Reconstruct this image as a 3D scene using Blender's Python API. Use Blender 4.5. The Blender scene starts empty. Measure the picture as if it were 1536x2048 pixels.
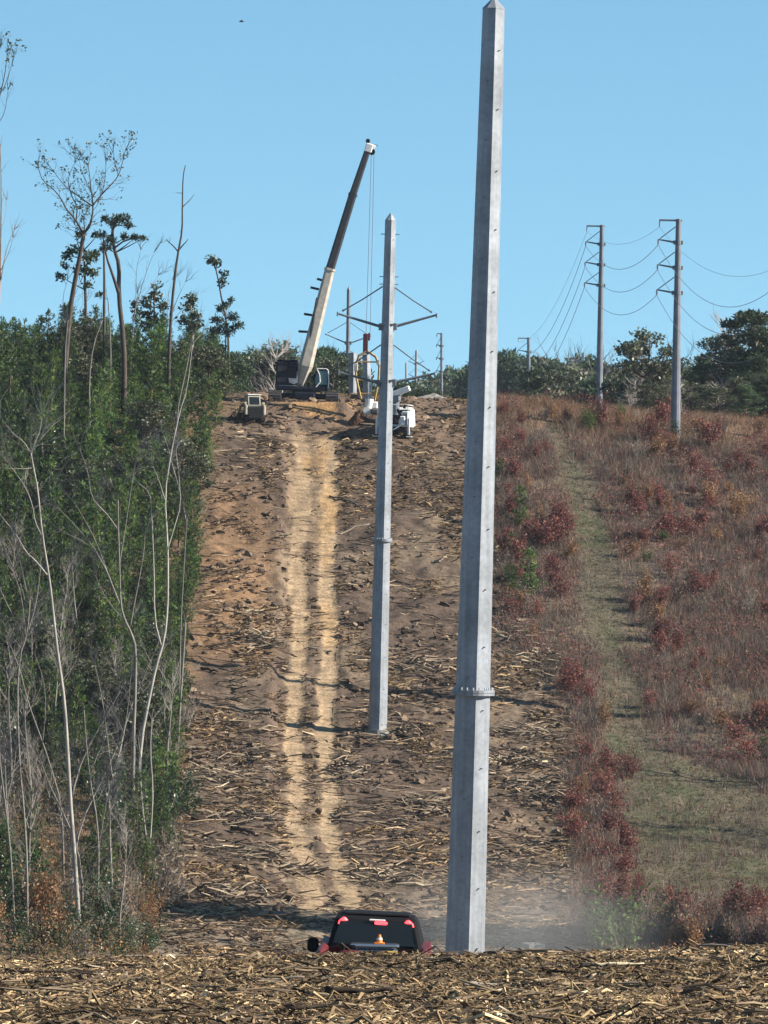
import bpy, math, random
import numpy as np
from mathutils import Vector, Matrix

R = random.Random(7)
NP = np.random.default_rng(11)
C = bpy.context.scene.collection

# ------------------------------------------------------------------ camera
F, CX, CY = 12900.0, 768.0, 1024.0           # focal length and centre in pixels of the 1536 x 2048 photograph
PITCH, ROLL = -24.0 / F, math.radians(1.2)
fwd = Vector((0, math.cos(PITCH), math.sin(PITCH)))
r0 = Vector((1, 0, 0)); u0 = r0.cross(fwd)
right = (math.cos(ROLL) * r0 + math.sin(ROLL) * u0).normalized()
upv = (math.cos(ROLL) * u0 - math.sin(ROLL) * r0).normalized()
cam_d = bpy.data.cameras.new('camera')
cam = bpy.data.objects.new('camera', cam_d); C.objects.link(cam)
cam.matrix_world = Matrix(((right.x, upv.x, -fwd.x, 0), (right.y, upv.y, -fwd.y, 0), (right.z, upv.z, -fwd.z, 0), (0, 0, 0, 1)))
cam_d.sensor_fit = 'VERTICAL'; cam_d.sensor_height = 24.0; cam_d.sensor_width = 24.0
cam_d.lens = 24.0 * F / 2048.0
cam_d.clip_start = 1.0; cam_d.clip_end = 20000.0
bpy.context.scene.camera = cam

def P(px, py, D):
    """world point seen at a photograph pixel, D metres away along the view axis"""
    return fwd * D + right * ((px - CX) / F * D) + upv * ((CY - py) / F * D)

# ------------------------------------------------------------------ noise and terrain
def hash2(ix, iy, seed):
    h = (ix.astype(np.int64) * 374761393 + iy.astype(np.int64) * 668265263 + seed * 974711) & 0x7fffffff
    h = ((h ^ (h >> 13)) * 1274126177) & 0x7fffffff
    return ((h ^ (h >> 16)) & 0xffff) / 65535.0

def vnoise(x, y, seed=0):
    x = np.asarray(x, float); y = np.asarray(y, float)
    ix = np.floor(x); iy = np.floor(y)
    fx = x - ix; fy = y - iy
    fx = fx * fx * (3 - 2 * fx); fy = fy * fy * (3 - 2 * fy)
    a = hash2(ix, iy, seed); b = hash2(ix + 1, iy, seed); c = hash2(ix, iy + 1, seed); d = hash2(ix + 1, iy + 1, seed)
    return (a * (1 - fx) + b * fx) * (1 - fy) + (c * (1 - fx) + d * fx) * fy

def fbm(x, y, seed=0, o=3):
    s = 0; a = 0.5; t = 0
    for i in range(o):
        s = s + a * vnoise(x * 2 ** i, y * 2 ** i, seed + i * 17); t += a; a *= 0.55
    return s / t

KD = [-400, 0, 30, 45, 58, 70, 85, 115, 150, 200, 250, 300, 320, 335, 346, 364, 386, 405, 425, 440, 455, 470, 485, 498, 509, 516, 522, 535, 560, 600, 700, 800, 1000, 1500, 2500, 7000]
KZ = [2, -1.75, -2.98, -3.81, -4.53, -5.14, -6.45, -9.3, -14, -18.5, -21.8, -23.6, -23.8, -23.5, -23.3, -22.57, -20.95, -18.84, -15.22, -11.94, -8.29, -4.30, 0.0, 3.86, 7.1, 8.15, 8.35, 8.0, 6.5, 4.0, -2, -6, -12, -22, -25, -25]
_td = np.linspace(-400, 1500, 7601)
_tz = np.interp(_td, KD, KZ)
def _smooth(a, n):
    k = np.hanning(n + 2)[1:-1]; k /= k.sum()
    return np.convolve(np.pad(a, n // 2, mode='edge'), k, mode='valid')[:len(a)]
_ts = _smooth(_tz, 61)
_ts = np.where(_td < 90, _smooth(_tz, 41), _ts)
def zprofile(D):
    return np.where(D < 1450, np.interp(D, _td, _ts), np.interp(D, KD, KZ))

def sstep(a, b, x):
    t = np.clip((x - a) / (b - a), 0, 1); return t * t * (3 - 2 * t)

TRK_D = [335, 350, 364, 395, 425, 453, 472, 491, 500, 520]
TRK_X = [-0.9, -1.9, -2.6, -4.0, -4.55, -4.75, -5.05, -5.3, -5.65, -5.8]
EDGE_D = [300, 350, 386, 415, 446, 470, 498, 512, 540, 600]
EDGE_X = [-11.3, -11.5, -11.9, -12.6, -12.7, -12.9, -12.7, -12.3, -13.0, -14.0]
CLR_D = [300, 350, 386, 420, 433, 446, 460, 485, 509, 560]           # right edge of the bare clearing
CLR_X = [11.0, 11.4, 11.9, 12.6, 12.6, 11.0, 8.5, 8.2, 8.2, 8.6]
PTH_D = [330, 365, 400, 418, 427, 446, 460, 472, 485, 498, 506, 530]
PTH_X = [21, 21.5, 21.5, 20.0, 17.0, 16.4, 15.9, 15.6, 15.4, 14.0, 13.0, 12.5]
PTH_W = [6.0, 6.2, 6.2, 4.0, 1.5, 1.2, 1.2, 1.05, 1.0, .9, .8, .7]
def Dy(py): return float(np.interp(py, [797, 820, 900, 1000, 1118, 1235, 1350, 1462, 1600, 1700, 1800, 1870, 1905], [516, 509, 498, 485, 470, 455, 440, 425, 405, 386, 364, 346, 335]))

def track_x(D): return np.interp(D, TRK_D, TRK_X)
def edge_x(D): return np.interp(D, EDGE_D, EDGE_X)
def clear_x(D): return np.interp(D, CLR_D, CLR_X)

def regions(x, D):
    """soft masks: track ruts, woods floor, bare clearing, grass path, scrub field, foreground mulch"""
    x = np.asarray(x, float); D = np.asarray(D, float)
    wob = (fbm(x * 0.35, D * 0.12, 5) - 0.5)
    tx = track_x(D) + wob * 0.4 + (fbm(x * 0, D * 0.06, 6) - 0.5) * 0.8
    span = 1.06 + 0.55 * (1 - sstep(343, 372, D)) + 0.2 * (fbm(x * 0, D * 0.03, 9) - 0.5)
    u = np.abs(x - tx) - span
    rut = 1 - sstep(0.56, 0.66, np.abs(u) + 0.24 * (fbm(x * 1.3, D * 0.35, 7) - 0.5))
    rut = np.maximum(rut, (0.16 + 0.42 * sstep(462, 480, D) * sstep(.30, .5, fbm(x * 1.1, D * .14, 12))) * (1 - sstep(1.6, 2.2, np.abs(x - tx) + 1.2 * (fbm(x * .9, D * .18, 8) - .5))))
    live = sstep(343, 358, D) * (1 - sstep(498, 505, D))
    rut = rut * live
    woods = 1 - sstep(-0.8, 0.8, x - edge_x(D) + wob * 2.0)
    scrub = sstep(-1.0, 1.0, x - clear_x(D) + wob * 3.0)
    pw = np.interp(D, PTH_D, PTH_W); pc = np.interp(D, PTH_D, PTH_X)
    path = 1 - sstep(-0.5, 0.9, np.abs(x - pc) - pw + wob * 2.6)
    path = path * sstep(366, 374, D + 16 * wob) * (1 - sstep(506, 511, D))
    fore = 1 - sstep(78, 110, D)
    return rut, woods, scrub, path, fore

def ground(x, D):
    x = np.asarray(x, float); D = np.asarray(D, float)
    z = zprofile(D)
    cs = np.interp(D, [0, 80, 130, 300, 360, 425, 470, 512, 560, 800], [0.044, 0.044, 0.0, -0.02, -0.04, -0.05, -0.045, -0.02, -0.01, 0])
    xc = np.clip(x, -60, 60)
    z = z + cs * (xc + 4)
    ce = np.interp(D, [0, 400, 460, 512, 600, 800], [0, 0, -0.01, -0.055, -0.05, 0])
    z = z + ce * np.clip(x - 11, 0, 60)
    rut, woods, scrub, path, fore = regions(x, D)
    bare = (1 - woods) * (1 - scrub) * (1 - fore) * sstep(290, 320, D) * (1 - sstep(530, 550, D))
    rough = fbm(x * 0.28, D * 0.22, 31, 3) - 0.5
    fine = fbm(x * 0.9, D * 0.75, 47, 3) - 0.5
    z = z + bare * (1 - 0.85 * rut) * (rough * 0.7 + fine * 0.48)
    z = z + (1 - bare) * (1 - fore) * (rough * 0.55 + fine * 0.12 * (1 - path))
    # windrow of slash left of the ruts: the ruts sit in a shallow cut
    tx = track_x(D)
    cut = sstep(340, 380, D) * (1 - sstep(496, 508, D))
    z = z + cut * (0.62 * (1 - sstep(-2.6, -1.95, x - tx + (fbm(D * .07, D * 0, 3) - .5))) - 0.10 * rut)
    # track cleats
    z = z + rut * 0.035 * np.sin(D * 7.5 + 3 * wob_phase(x, D)) * sstep(0.35, 0.6, fbm(x * 0.2, D * 0.05, 77))
    pad = sstep(506.5, 508.5, D) * (1 - sstep(516, 519, D)) * sstep(-10.2, -9.2, x) * (1 - sstep(-3.4, -2.4, x))
    z = z * (1 - pad) + pad * (7.62 + .02 * (x + 6))
    z = z + fore * ((fbm(x * 0.45, D * 0.3, 61, 4) - 0.5) * 0.24)
    return z

def wob_phase(x, D): return fbm(np.asarray(x) * 0.8, np.asarray(D) * 0.05, 91)

def gz(x, y): return float(ground(np.array([x]), np.array([y]))[0])

def G(px, py, d0=325.0, d1=620.0):
    """where the line of sight through a photograph pixel first meets the ground"""
    D = np.arange(d0, d1, 0.25)
    q = [P(px, py, 1.0)]
    X = q[0].x * D; Y = q[0].y * D; Z = q[0].z * D
    hit = np.nonzero(Z <= ground(X, Y))[0]
    i = hit[0] if len(hit) else len(D) - 1
    return Vector((X[i], Y[i], gz(X[i], Y[i])))

# ------------------------------------------------------------------ mesh building
def nrm(v):
    v = np.asarray(v, float); n = np.linalg.norm(v, axis=-1, keepdims=True); return v / np.maximum(n, 1e-9)

class MB:
    """collects faces and links them as ONE mesh object"""
    def __init__(s): s.v = []; s.f = {3: [], 4: []}; s.ng = []; s.c = []; s.n = 0
    def add(s, v, faces, col=(1, 1, 1)):
        v = np.asarray(v, float).reshape(-1, 3); faces = np.asarray(faces, int)
        col = np.asarray(col, float)
        if col.ndim == 1: col = np.tile(col, (len(v), 1))
        s.v.append(v); s.c.append(col)
        s.f[faces.shape[1]].append(faces + s.n); s.n += len(v)
    def ngon(s, v, col=(1, 1, 1)):
        v = np.asarray(v, float); s.v.append(v); s.c.append(np.tile(np.asarray(col, float), (len(v), 1)))
        s.ng.append(list(range(s.n, s.n + len(v)))); s.n += len(v)
    def tube(s, pts, rad, n=6, col=(1, 1, 1), cap=True):
        pts = [np.asarray(p, float) for p in pts]
        m = len(pts); rings = []
        ref = np.array([0.0, 1.0, 0.013])
        for i in range(m):
            t = nrm(pts[min(i + 1, m - 1)] - pts[max(i - 1, 0)])
            if abs(t @ ref) > 0.95: rf = np.array([1.0, 0.0, 0.0])
            else: rf = ref
            a = nrm(np.cross(t, rf)); b = np.cross(t, a)
            ang = np.arange(n) * 2 * math.pi / n
            rings.append(pts[i] + rad[i] * (np.cos(ang)[:, None] * a + np.sin(ang)[:, None] * b))
        v = np.concatenate(rings)
        k = np.arange(n); k2 = (k + 1) % n
        fs = [np.stack([i * n + k, i * n + k2, (i + 1) * n + k2, (i + 1) * n + k], 1) for i in range(m - 1)]
        base = s.n
        s.add(v, np.concatenate(fs), col)
        if cap and rad[0] > 1e-4: s.ng.append([base + j for j in range(n)][::-1])
        if cap and rad[-1] > 1e-4: s.ng.append([base + (m - 1) * n + j for j in range(n)])
    def box(s, c, size, rot=None, col=(1, 1, 1), bev=0.0, taper=1.0):
        """bevelled box, centre c, full size; top scaled by taper"""
        hx, hy, hz = [q / 2 for q in size]
        b = min(bev, hx * .9, hy * .9, hz * .9)
        if b <= 0:
            v = np.array([[x, y, z] for z in (-hz, hz) for x, y in ((-hx, -hy), (hx, -hy), (hx, hy), (-hx, hy))])
            rings = 2; n = 4
        else:
            ring = lambda ix, iy: [(-hx + ix, -hy + b + iy - ix * 0), (-hx + b, -hy + iy), (hx - b, -hy + iy), (hx - ix, -hy + b), (hx - ix, hy - b), (hx - b, hy - iy), (-hx + b, hy - iy), (-hx + ix, hy - b)]
            rr = [(-hz, b), (-hz + b, 0), (hz - b, 0), (hz, b)]
            v = []
            for z, inset in rr:
                sx = (hx - inset) / hx; sy = (hy - inset) / hy
                for x, y in ((-hx, -hy + b), (-hx + b, -hy), (hx - b, -hy), (hx, -hy + b), (hx, hy - b), (hx - b, hy), (-hx + b, hy), (-hx, hy - b)):
                    v.append([x * sx, y * sy, z])
            v = np.array(v); rings = 4; n = 8
        if taper != 1.0:
            k = 1 + (taper - 1) * (v[:, 2] + hz) / (2 * hz); v[:, 0] *= k; v[:, 1] *= k
        if rot is not None: v = v @ np.array(rot.to_3x3()).T
        v = v + np.asarray(c, float)
        k = np.arange(n); k2 = (k + 1) % n
        fs = np.concatenate([np.stack([i * n + k, i * n + k2, (i + 1) * n + k2, (i + 1) * n + k], 1) for i in range(rings - 1)])
        base = s.n
        s.add(v, fs, col)
        s.ng.append([base + j for j in range(n)][::-1]); s.ng.append([base + (rings - 1) * n + j for j in range(n)])
    def prism(s, poly, axis, a, b, col=(1, 1, 1)):
        """extrude a 2-D outline along an axis (0 x, 1 y, 2 z)"""
        o = [i for i in range(3) if i != axis]
        n = len(poly); v = np.zeros((2 * n, 3))
        for i, (p, q) in enumerate(poly):
            v[i, o[0]] = p; v[i, o[1]] = q; v[i, axis] = a
            v[n + i, o[0]] = p; v[n + i, o[1]] = q; v[n + i, axis] = b
        k = np.arange(n); k2 = (k + 1) % n
        base = s.n
        s.add(v, np.stack([k, k2, n + k2, n + k], 1), col)
        s.ng.append([base + j for j in range(n)][::-1]); s.ng.append([base + n + j for j in range(n)])
    def build(s, name, mat, parent=None, smooth=False, loc=None):
        me = bpy.data.meshes.new(name)
        v = np.concatenate(s.v) if s.v else np.zeros((0, 3)); c = np.concatenate(s.c) if s.c else np.zeros((0, 3))
        idx = []; tot = []
        for k in (3, 4):
            if s.f[k]:
                a = np.concatenate(s.f[k]); idx.append(a.ravel()); tot.append(np.full(len(a), k))
        for g in s.ng: idx.append(np.array(g)); tot.append(np.array([len(g)]))
        idx = np.concatenate(idx).astype(np.int32); tot = np.concatenate(tot).astype(np.int32)
        me.vertices.add(len(v)); me.vertices.foreach_set('co', v.astype(np.float32).ravel())
        me.loops.add(len(idx)); me.loops.foreach_set('vertex_index', idx)
        me.polygons.add(len(tot)); me.polygons.foreach_set('loop_start', np.concatenate([[0], np.cumsum(tot)[:-1]]).astype(np.int32))
        me.polygons.foreach_set('use_smooth', np.full(len(tot), smooth))
        me.update(calc_edges=True)
        at = me.attributes.new('Col', 'FLOAT_COLOR', 'POINT')
        at.data.foreach_set('color', np.concatenate([c, np.ones((len(c), 1))], 1).astype(np.float32).ravel())
        if mat is not None: me.materials.append(mat)
        o = bpy.data.objects.new(name, me); C.objects.link(o)
        if parent is not None: o.parent = parent
        if loc is not None: o.location = loc
        return o

def tag(o, label=None, cat=None, group=None, kind=None):
    if label: o['label'] = label
    if cat: o['category'] = cat
    if group: o['group'] = group
    if kind: o['kind'] = kind
    return o

def thing(name, label, cat, loc=(0, 0, 0), rz=0.0, group=None):
    o = bpy.data.objects.new(name, None); C.objects.link(o)
    o.empty_display_size = 0.3
    o.location = loc; o.rotation_euler = (0, 0, rz)
    return tag(o, label, cat, group)

def copy_tree(o, parent=None):
    c = o.copy(); C.objects.link(c)
    if parent is not None: c.parent = parent
    for ch in KIDS.get(o.name, list(o.children)): copy_tree(ch, c)
    return c
KIDS = {}

# ------------------------------------------------------------------ materials
def mat(name, color=None, rough=0.7, metal=0.0, attr=False, noise=None, bump=None, objvar=0.0, spec=0.3, trans=0.0, emit=None, alpha=None, coat=0.0):
    """noise: list of (scale, darkest factor, brightest factor); bump: (scale, strength, distance)"""
    m = bpy.data.materials.new(name); m.use_nodes = True
    nt = m.node_tree; N = nt.nodes; L = nt.links
    b = N['Principled BSDF']; out = N['Material Output']
    b.inputs['Roughness'].default_value = rough; b.inputs['Metallic'].default_value = metal
    b.inputs['Specular IOR Level'].default_value = spec
    if coat: b.inputs['Coat Weight'].default_value = coat
    tc = N.new('ShaderNodeTexCoord')
    if attr:
        a = N.new('ShaderNodeAttribute'); a.attribute_name = 'Col'; cur = a.outputs['Color']
    else:
        rgb = N.new('ShaderNodeRGB'); rgb.outputs[0].default_value = (*color, 1); cur = rgb.outputs[0]
    for sc, lo, hi in (noise or []):
        n = N.new('ShaderNodeTexNoise'); n.inputs['Scale'].default_value = sc if not isinstance(sc, tuple) else 1.0
        n.inputs['Detail'].default_value = 4
        if isinstance(sc, tuple):
            mp = N.new('ShaderNodeMapping'); mp.inputs['Scale'].default_value = sc
            L.new(tc.outputs['Object'], mp.inputs['Vector']); L.new(mp.outputs[0], n.inputs['Vector'])
        else: L.new(tc.outputs['Object'], n.inputs['Vector'])
        r = N.new('ShaderNodeMapRange'); r.inputs['From Min'].default_value = 0.3; r.inputs['From Max'].default_value = 0.7
        r.inputs['To Min'].default_value = lo; r.inputs['To Max'].default_value = hi
        L.new(n.outputs['Fac'], r.inputs['Value'])
        mx = N.new('ShaderNodeVectorMath'); mx.operation = 'SCALE'
        L.new(cur, mx.inputs[0]); L.new(r.outputs[0], mx.inputs['Scale']); cur = mx.outputs[0]
    if objvar:
        oi = N.new('ShaderNodeObjectInfo'); r = N.new('ShaderNodeMapRange')
        r.inputs['To Min'].default_value = 1 - objvar; r.inputs['To Max'].default_value = 1 + objvar
        L.new(oi.outputs['Random'], r.inputs['Value'])
        mx = N.new('ShaderNodeVectorMath'); mx.operation = 'SCALE'
        L.new(cur, mx.inputs[0]); L.new(r.outputs[0], mx.inputs['Scale']); cur = mx.outputs[0]
    L.new(cur, b.inputs['Base Color'])
    if bump:
        n = N.new('ShaderNodeTexNoise'); n.inputs['Scale'].default_value = bump[0]; n.inputs['Detail'].default_value = 6
        L.new(tc.outputs['Object'], n.inputs['Vector'])
        bp = N.new('ShaderNodeBump'); bp.inputs['Strength'].default_value = bump[1]; bp.inputs['Distance'].default_value = bump[2]
        L.new(n.outputs['Fac'], bp.inputs['Height']); L.new(bp.outputs[0], b.inputs['Normal'])
    if emit:
        b.inputs['Emission Color'].default_value = (*emit[:3], 1); b.inputs['Emission Strength'].default_value = emit[3]
    if trans:
        t = N.new('ShaderNodeBsdfTranslucent'); L.new(cur, t.inputs['Color'])
        ms = N.new('ShaderNodeMixShader'); ms.inputs[0].default_value = trans
        L.new(b.outputs[0], ms.inputs[1]); L.new(t.outputs[0], ms.inputs[2]); L.new(ms.outputs[0], out.inputs['Surface'])
    return m

M = {}
M['ground'] = mat('ground_soil', attr=True, rough=0.95, spec=0.1, noise=[(2.2, 0.72, 1.25), (9.0, 0.75, 1.25)], bump=(5.0, 0.7, 0.12))
M['debris'] = mat('wood_debris', attr=True, rough=0.85, spec=0.15, noise=[(7.0, 0.75, 1.2)])
M['steel'] = mat('galvanised_steel', (0.28, 0.295, 0.315), rough=0.5, metal=0.3, spec=0.4, noise=[(0.9, 0.76, 1.16), (7.0, 0.86, 1.12), ((6, 6, 0.2), 0.80, 1.12)])
M['dark_steel'] = mat('weathered_dark_steel', (0.13, 0.15, 0.17), rough=0.6, metal=0.2, noise=[(4, 0.8, 1.2)])
M['old_steel'] = mat('old_pole_steel', (0.15, 0.162, 0.185), rough=0.6, metal=0.2, noise=[(1.2, 0.8, 1.12)])
M['wire'] = mat('aluminium_wire', (0.16, 0.17, 0.19), rough=0.6, metal=0.3)
M['insulator'] = mat('grey_polymer', (0.2, 0.21, 0.23), rough=0.5)
M['bolt'] = mat('bolt_steel', (0.05, 0.05, 0.055), rough=0.6)
M['bolt_bright'] = mat('bright_bolt_zinc', (0.45, 0.46, 0.48), rough=0.45, metal=0.2)
M['needle'] = mat('pine_needles', attr=True, rough=0.55, spec=0.35, objvar=0.42, trans=0.28)
M['leaf'] = mat('broad_leaves', attr=True, rough=0.45, spec=0.4, objvar=0.2, trans=0.2)
M['gloss'] = mat('glossy_leaves', attr=True, rough=0.42, spec=0.45, objvar=0.15, trans=0.1)
M['dryleaf'] = mat('dry_leaves', attr=True, rough=0.8, spec=0.1, objvar=0.25, trans=0.25)
M['bark'] = mat('dark_bark', attr=True, rough=0.95, spec=0.1, noise=[((9, 9, 1.5), 0.65, 1.25)], objvar=0.12)
M['palebark'] = mat('pale_bark', attr=True, rough=0.85, spec=0.15, noise=[((6, 6, 1.2), 0.7, 1.2)], objvar=0.12)
M['grass'] = mat('field_grass', attr=True, rough=0.8, spec=0.1, trans=0.2)
M['crane_dark'] = mat('crane_dark_paint', (0.007, 0.010, 0.020), rough=0.6, spec=0.12, noise=[(3, 0.7, 1.5)])
M['crane_grey'] = mat('crane_boom_grey', (0.028, 0.029, 0.034), rough=0.5, spec=0.3, noise=[(2.0, 0.75, 1.3)])
M['white'] = mat('white_paint', (0.72, 0.70, 0.66), rough=0.4, spec=0.5, noise=[(2.5, 0.8, 1.08)])
M['boom_cream'] = mat('boom_cream_paint', (0.46, 0.41, 0.34), rough=0.45, noise=[(2.0, 0.75, 1.1)])
M['cream'] = mat('cream_paint', (0.40, 0.36, 0.28), rough=0.6, noise=[(4, 0.75, 1.1)])
M['track'] = mat('track_steel', (0.06, 0.056, 0.054), rough=0.75, metal=0.1, noise=[(5, 0.6, 1.5)])
M['glass'] = mat('tinted_glass', (0.012, 0.016, 0.018), rough=0.12, spec=0.3)
M['rubber'] = mat('tyre_rubber', (0.025, 0.024, 0.023), rough=0.85, noise=[(6, 0.7, 1.4)])
M['ochre'] = mat('ochre_paint', (0.40, 0.25, 0.095), rough=0.7, noise=[(4, 0.6, 1.2)])
M['maroon'] = mat('maroon_paint', (0.07, 0.012, 0.018), rough=0.6)
M['red'] = mat('truck_red', (0.11, 0.014, 0.013), rough=0.5, spec=0.25, coat=0.0, noise=[(2, 0.75, 1.15)])
M['black'] = mat('black_trim', (0.010, 0.010, 0.011), rough=0.75, spec=0.1)
M['cab_glass'] = mat('teal_cab_glass', (0.05, 0.11, 0.12), rough=0.1, spec=0.6)
M['lamp'] = mat('lit_red_lamp', (0.5, 0.01, 0.015), rough=0.3, emit=(1.0, 0.05, 0.06, 2.2))
M['chrome'] = mat('chrome', (0.55, 0.56, 0.58), rough=0.2, metal=0.9)
M['orange'] = mat('cone_orange', (0.75, 0.20, 0.03), rough=0.5)
M['sack'] = mat('sack_cloth', (0.45, 0.38, 0.28), rough=0.9, noise=[(9, .8, 1.15)], bump=(14, .5, .03))
M['yellow'] = mat('yellow_strap', (0.42, 0.28, 0.05), rough=0.6)
M['concrete'] = mat('concrete', (0.24, 0.225, 0.20), rough=0.9, noise=[(3, .8, 1.1)], bump=(20, .4, .02))
M['soil'] = mat('spoil_soil', attr=True, rough=0.95, spec=0.1, noise=[(3, .7, 1.25), (11, .75, 1.2)], bump=(6, .7, .12))
M['feather'] = mat('dark_feathers', (0.03, 0.028, 0.026), rough=0.8)

# ------------------------------------------------------------------ sky, sun
SUN_EL = math.radians(29); SUN_AZ = (0.990, -0.139)     # from the right, a touch behind the poles
sd = Vector((SUN_AZ[0] * math.cos(SUN_EL), SUN_AZ[1] * math.cos(SUN_EL), math.sin(SUN_EL))).normalized()
w = bpy.data.worlds.new('World'); bpy.context.scene.world = w; w.use_nodes = True
nt = w.node_tree; bg = nt.nodes['Background']
sky = nt.nodes.new('ShaderNodeTexSky'); sky.sky_type = 'NISHITA'; sky.sun_disc = False
sky.sun_elevation = SUN_EL; sky.sun_rotation = math.atan2(sd.x, sd.y)
sky.air_density = 1.0; sky.dust_density = 0.0; sky.ozone_density = 2.0; sky.altitude = 300
tc = nt.nodes.new('ShaderNodeTexCoord')
sep = nt.nodes.new('ShaderNodeSeparateXYZ'); nt.links.new(tc.outputs['Generated'], sep.inputs[0])
# clear winter air: the deep blue comes down close to the horizon, so raise the elevation the sky is read at
mz = nt.nodes.new('ShaderNodeMath'); mz.operation = 'MULTIPLY_ADD'
mz.inputs[1].default_value = 1.5; mz.inputs[2].default_value = 0.145
nt.links.new(sep.outputs['Z'], mz.inputs[0])
cmb = nt.nodes.new('ShaderNodeCombineXYZ')
nt.links.new(sep.outputs['X'], cmb.inputs['X']); nt.links.new(sep.outputs['Y'], cmb.inputs['Y']); nt.links.new(mz.outputs[0], cmb.inputs['Z'])
nv = nt.nodes.new('ShaderNodeVectorMath'); nv.operation = 'NORMALIZE'; nt.links.new(cmb.outputs[0], nv.inputs[0])
nt.links.new(nv.outputs[0], sky.inputs['Vector'])
tn = nt.nodes.new('ShaderNodeVectorMath'); tn.operation = 'MULTIPLY'; tn.inputs[1].default_value = (0.83, 1.09, 1.04)   # the cyan cast of this clear sky
nt.links.new(sky.outputs[0], tn.inputs[0]); nt.links.new(tn.outputs[0], bg.inputs['Color']); bg.inputs['Strength'].default_value = 0.08
ld = bpy.data.lights.new('sun', 'SUN'); ld.energy = 5.0; ld.angle = math.radians(0.5); ld.color = (1.0, 0.93, 0.82)
lo = bpy.data.objects.new('sun', ld); C.objects.link(lo); lo.rotation_euler = sd.to_track_quat('Z', 'Y').to_euler()
vs = bpy.context.scene.view_settings
vs.view_transform = 'Standard'; vs.look = 'None'; vs.exposure = 1.16; vs.gamma = 1.0; vs.use_curve_mapping = False
cy = bpy.context.scene.cycles
cy.max_bounces = 6; cy.diffuse_bounces = 2; cy.glossy_bounces = 2; cy.transmission_bounces = 2; cy.transparent_max_bounces = 4; cy.volume_bounces = 0

# ------------------------------------------------------------------ ground sheet
def ground_color(x, D):
    rut, woods, scrub, path, fore = regions(x, D)
    n1 = fbm(x * 0.22, D * 0.10, 101, 3); n2 = fbm(x * 1.1, D * 0.5, 113, 3); n3 = fbm(x * 0.08, D * 0.035, 127, 2)
    def mixc(a, b, t): return a * (1 - t[:, None]) + np.asarray(b) * t[:, None]
    c = np.tile(np.array([0.104, 0.073, 0.053]), (len(x), 1))
    c = mixc(c, (0.17, 0.125, 0.085), sstep(0.48, 0.68, n1) * 0.8)
    c = mixc(c, (0.065, 0.045, 0.033), sstep(0.52, 0.66, n2) * 0.75)
    # orange subsoil showing left of the ruts and below the crane
    c = mixc(c, (0.25, 0.145, 0.075), sstep(0.46, 0.66, n3) * sstep(436, 446, D) * (1 - sstep(480, 490, D)) * (1 - sstep(-4, -2.0, x - track_x(D))) * 0.8)
    under = sstep(505.5, 507.5, D) * (1 - sstep(513, 517, D)) * sstep(-9.2, -8, x) * (1 - sstep(-3.2, -1.6, x))
    c = mixc(c, (0.36, 0.205, 0.09), under * sstep(.3, .62, n2) * .9)
    c = mixc(c, (0.17, 0.115, 0.08), sstep(497, 504, D) * (1 - under) * 0.5)
    c = mixc(c, (0.26, 0.215, 0.155), (1 - sstep(346, 368, D)) * 0.5)                     # dusty valley floor
    ochre = mixc(np.tile(np.array([0.34, 0.24, 0.145]), (len(x), 1)), (0.37, 0.235, 0.115), sstep(0.45, 0.65, fbm(x * .5, D * .08, 133)) * sstep(430, 470, D))
    c = c * (1 - rut[:, None]) + ochre * rut[:, None] * (0.80 + 0.36 * n2[:, None]) * (0.80 + 0.25 * sstep(.35, .6, vnoise(x * .6, D * 2.4, 141)))[:, None]
    wc = np.tile(np.array([0.12, 0.085, 0.055]), (len(x), 1)); wc = mixc(wc, (0.19, 0.12, 0.07), sstep(.45, .7, n2))
    c = c * (1 - woods[:, None]) + wc * woods[:, None]
    sc = np.tile(np.array([0.085, 0.064, 0.054]), (len(x), 1)); sc = mixc(sc, (0.15, 0.115, 0.072), sstep(.45, .7, n2)); sc = mixc(sc, (0.13, 0.078, 0.06), sstep(.5, .7, n1))
    sc = mixc(sc, (0.19, 0.12, 0.075), sstep(500, 510, D) * 0.6)
    c = c * (1 - scrub[:, None]) + sc * scrub[:, None]
    pc = np.tile(np.array([0.100, 0.086, 0.058]), (len(x), 1)); pc = mixc(pc, (0.085, 0.085, 0.048), sstep(.45, .65, n1)); pc = mixc(pc, (0.12, 0.096, 0.066), sstep(.5, .7, n2))
    c = c * (1 - path[:, None]) + pc * path[:, None]
    fc = np.tile(np.array([0.085, 0.06, 0.037]), (len(x), 1)); fc = mixc(fc, (0.04, 0.028, 0.02), sstep(.45, .65, n2))
    c = c * (1 - fore[:, None]) + fc * fore[:, None]
    far = sstep(545, 600, D); c = mixc(c, (0.10, 0.09, 0.05), far)
    return c

xs = np.concatenate([-np.geomspace(4500, 44, 26), np.arange(-42, 46.01, 0.27), np.geomspace(48, 4500, 26)])
ds = np.concatenate([np.array([-400, -200, -80, -20, 0, 12, 24, 32, 37]), np.arange(40, 76, 0.16), np.arange(76.5, 310, 1.2), np.arange(310.5, 545, 0.22), np.arange(546, 700, 2.0), np.geomspace(705, 7000, 60)])
gx, gd = np.meshgrid(xs, ds); gx = gx.ravel(); gd = gd.ravel()
gzv = ground(gx, gd)
nx, nd = len(xs), len(ds)
ii = np.arange(nd - 1)[:, None] * nx + np.arange(nx - 1)[None, :]
gf = np.stack([ii, ii + 1, ii + nx + 1, ii + nx], -1).reshape(-1, 4)
gm = MB(); gm.add(np.stack([gx, gd, gzv], 1), gf, ground_color(gx, gd))
tag(gm.build('ground', M['ground'], smooth=True), kind='structure')

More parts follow.
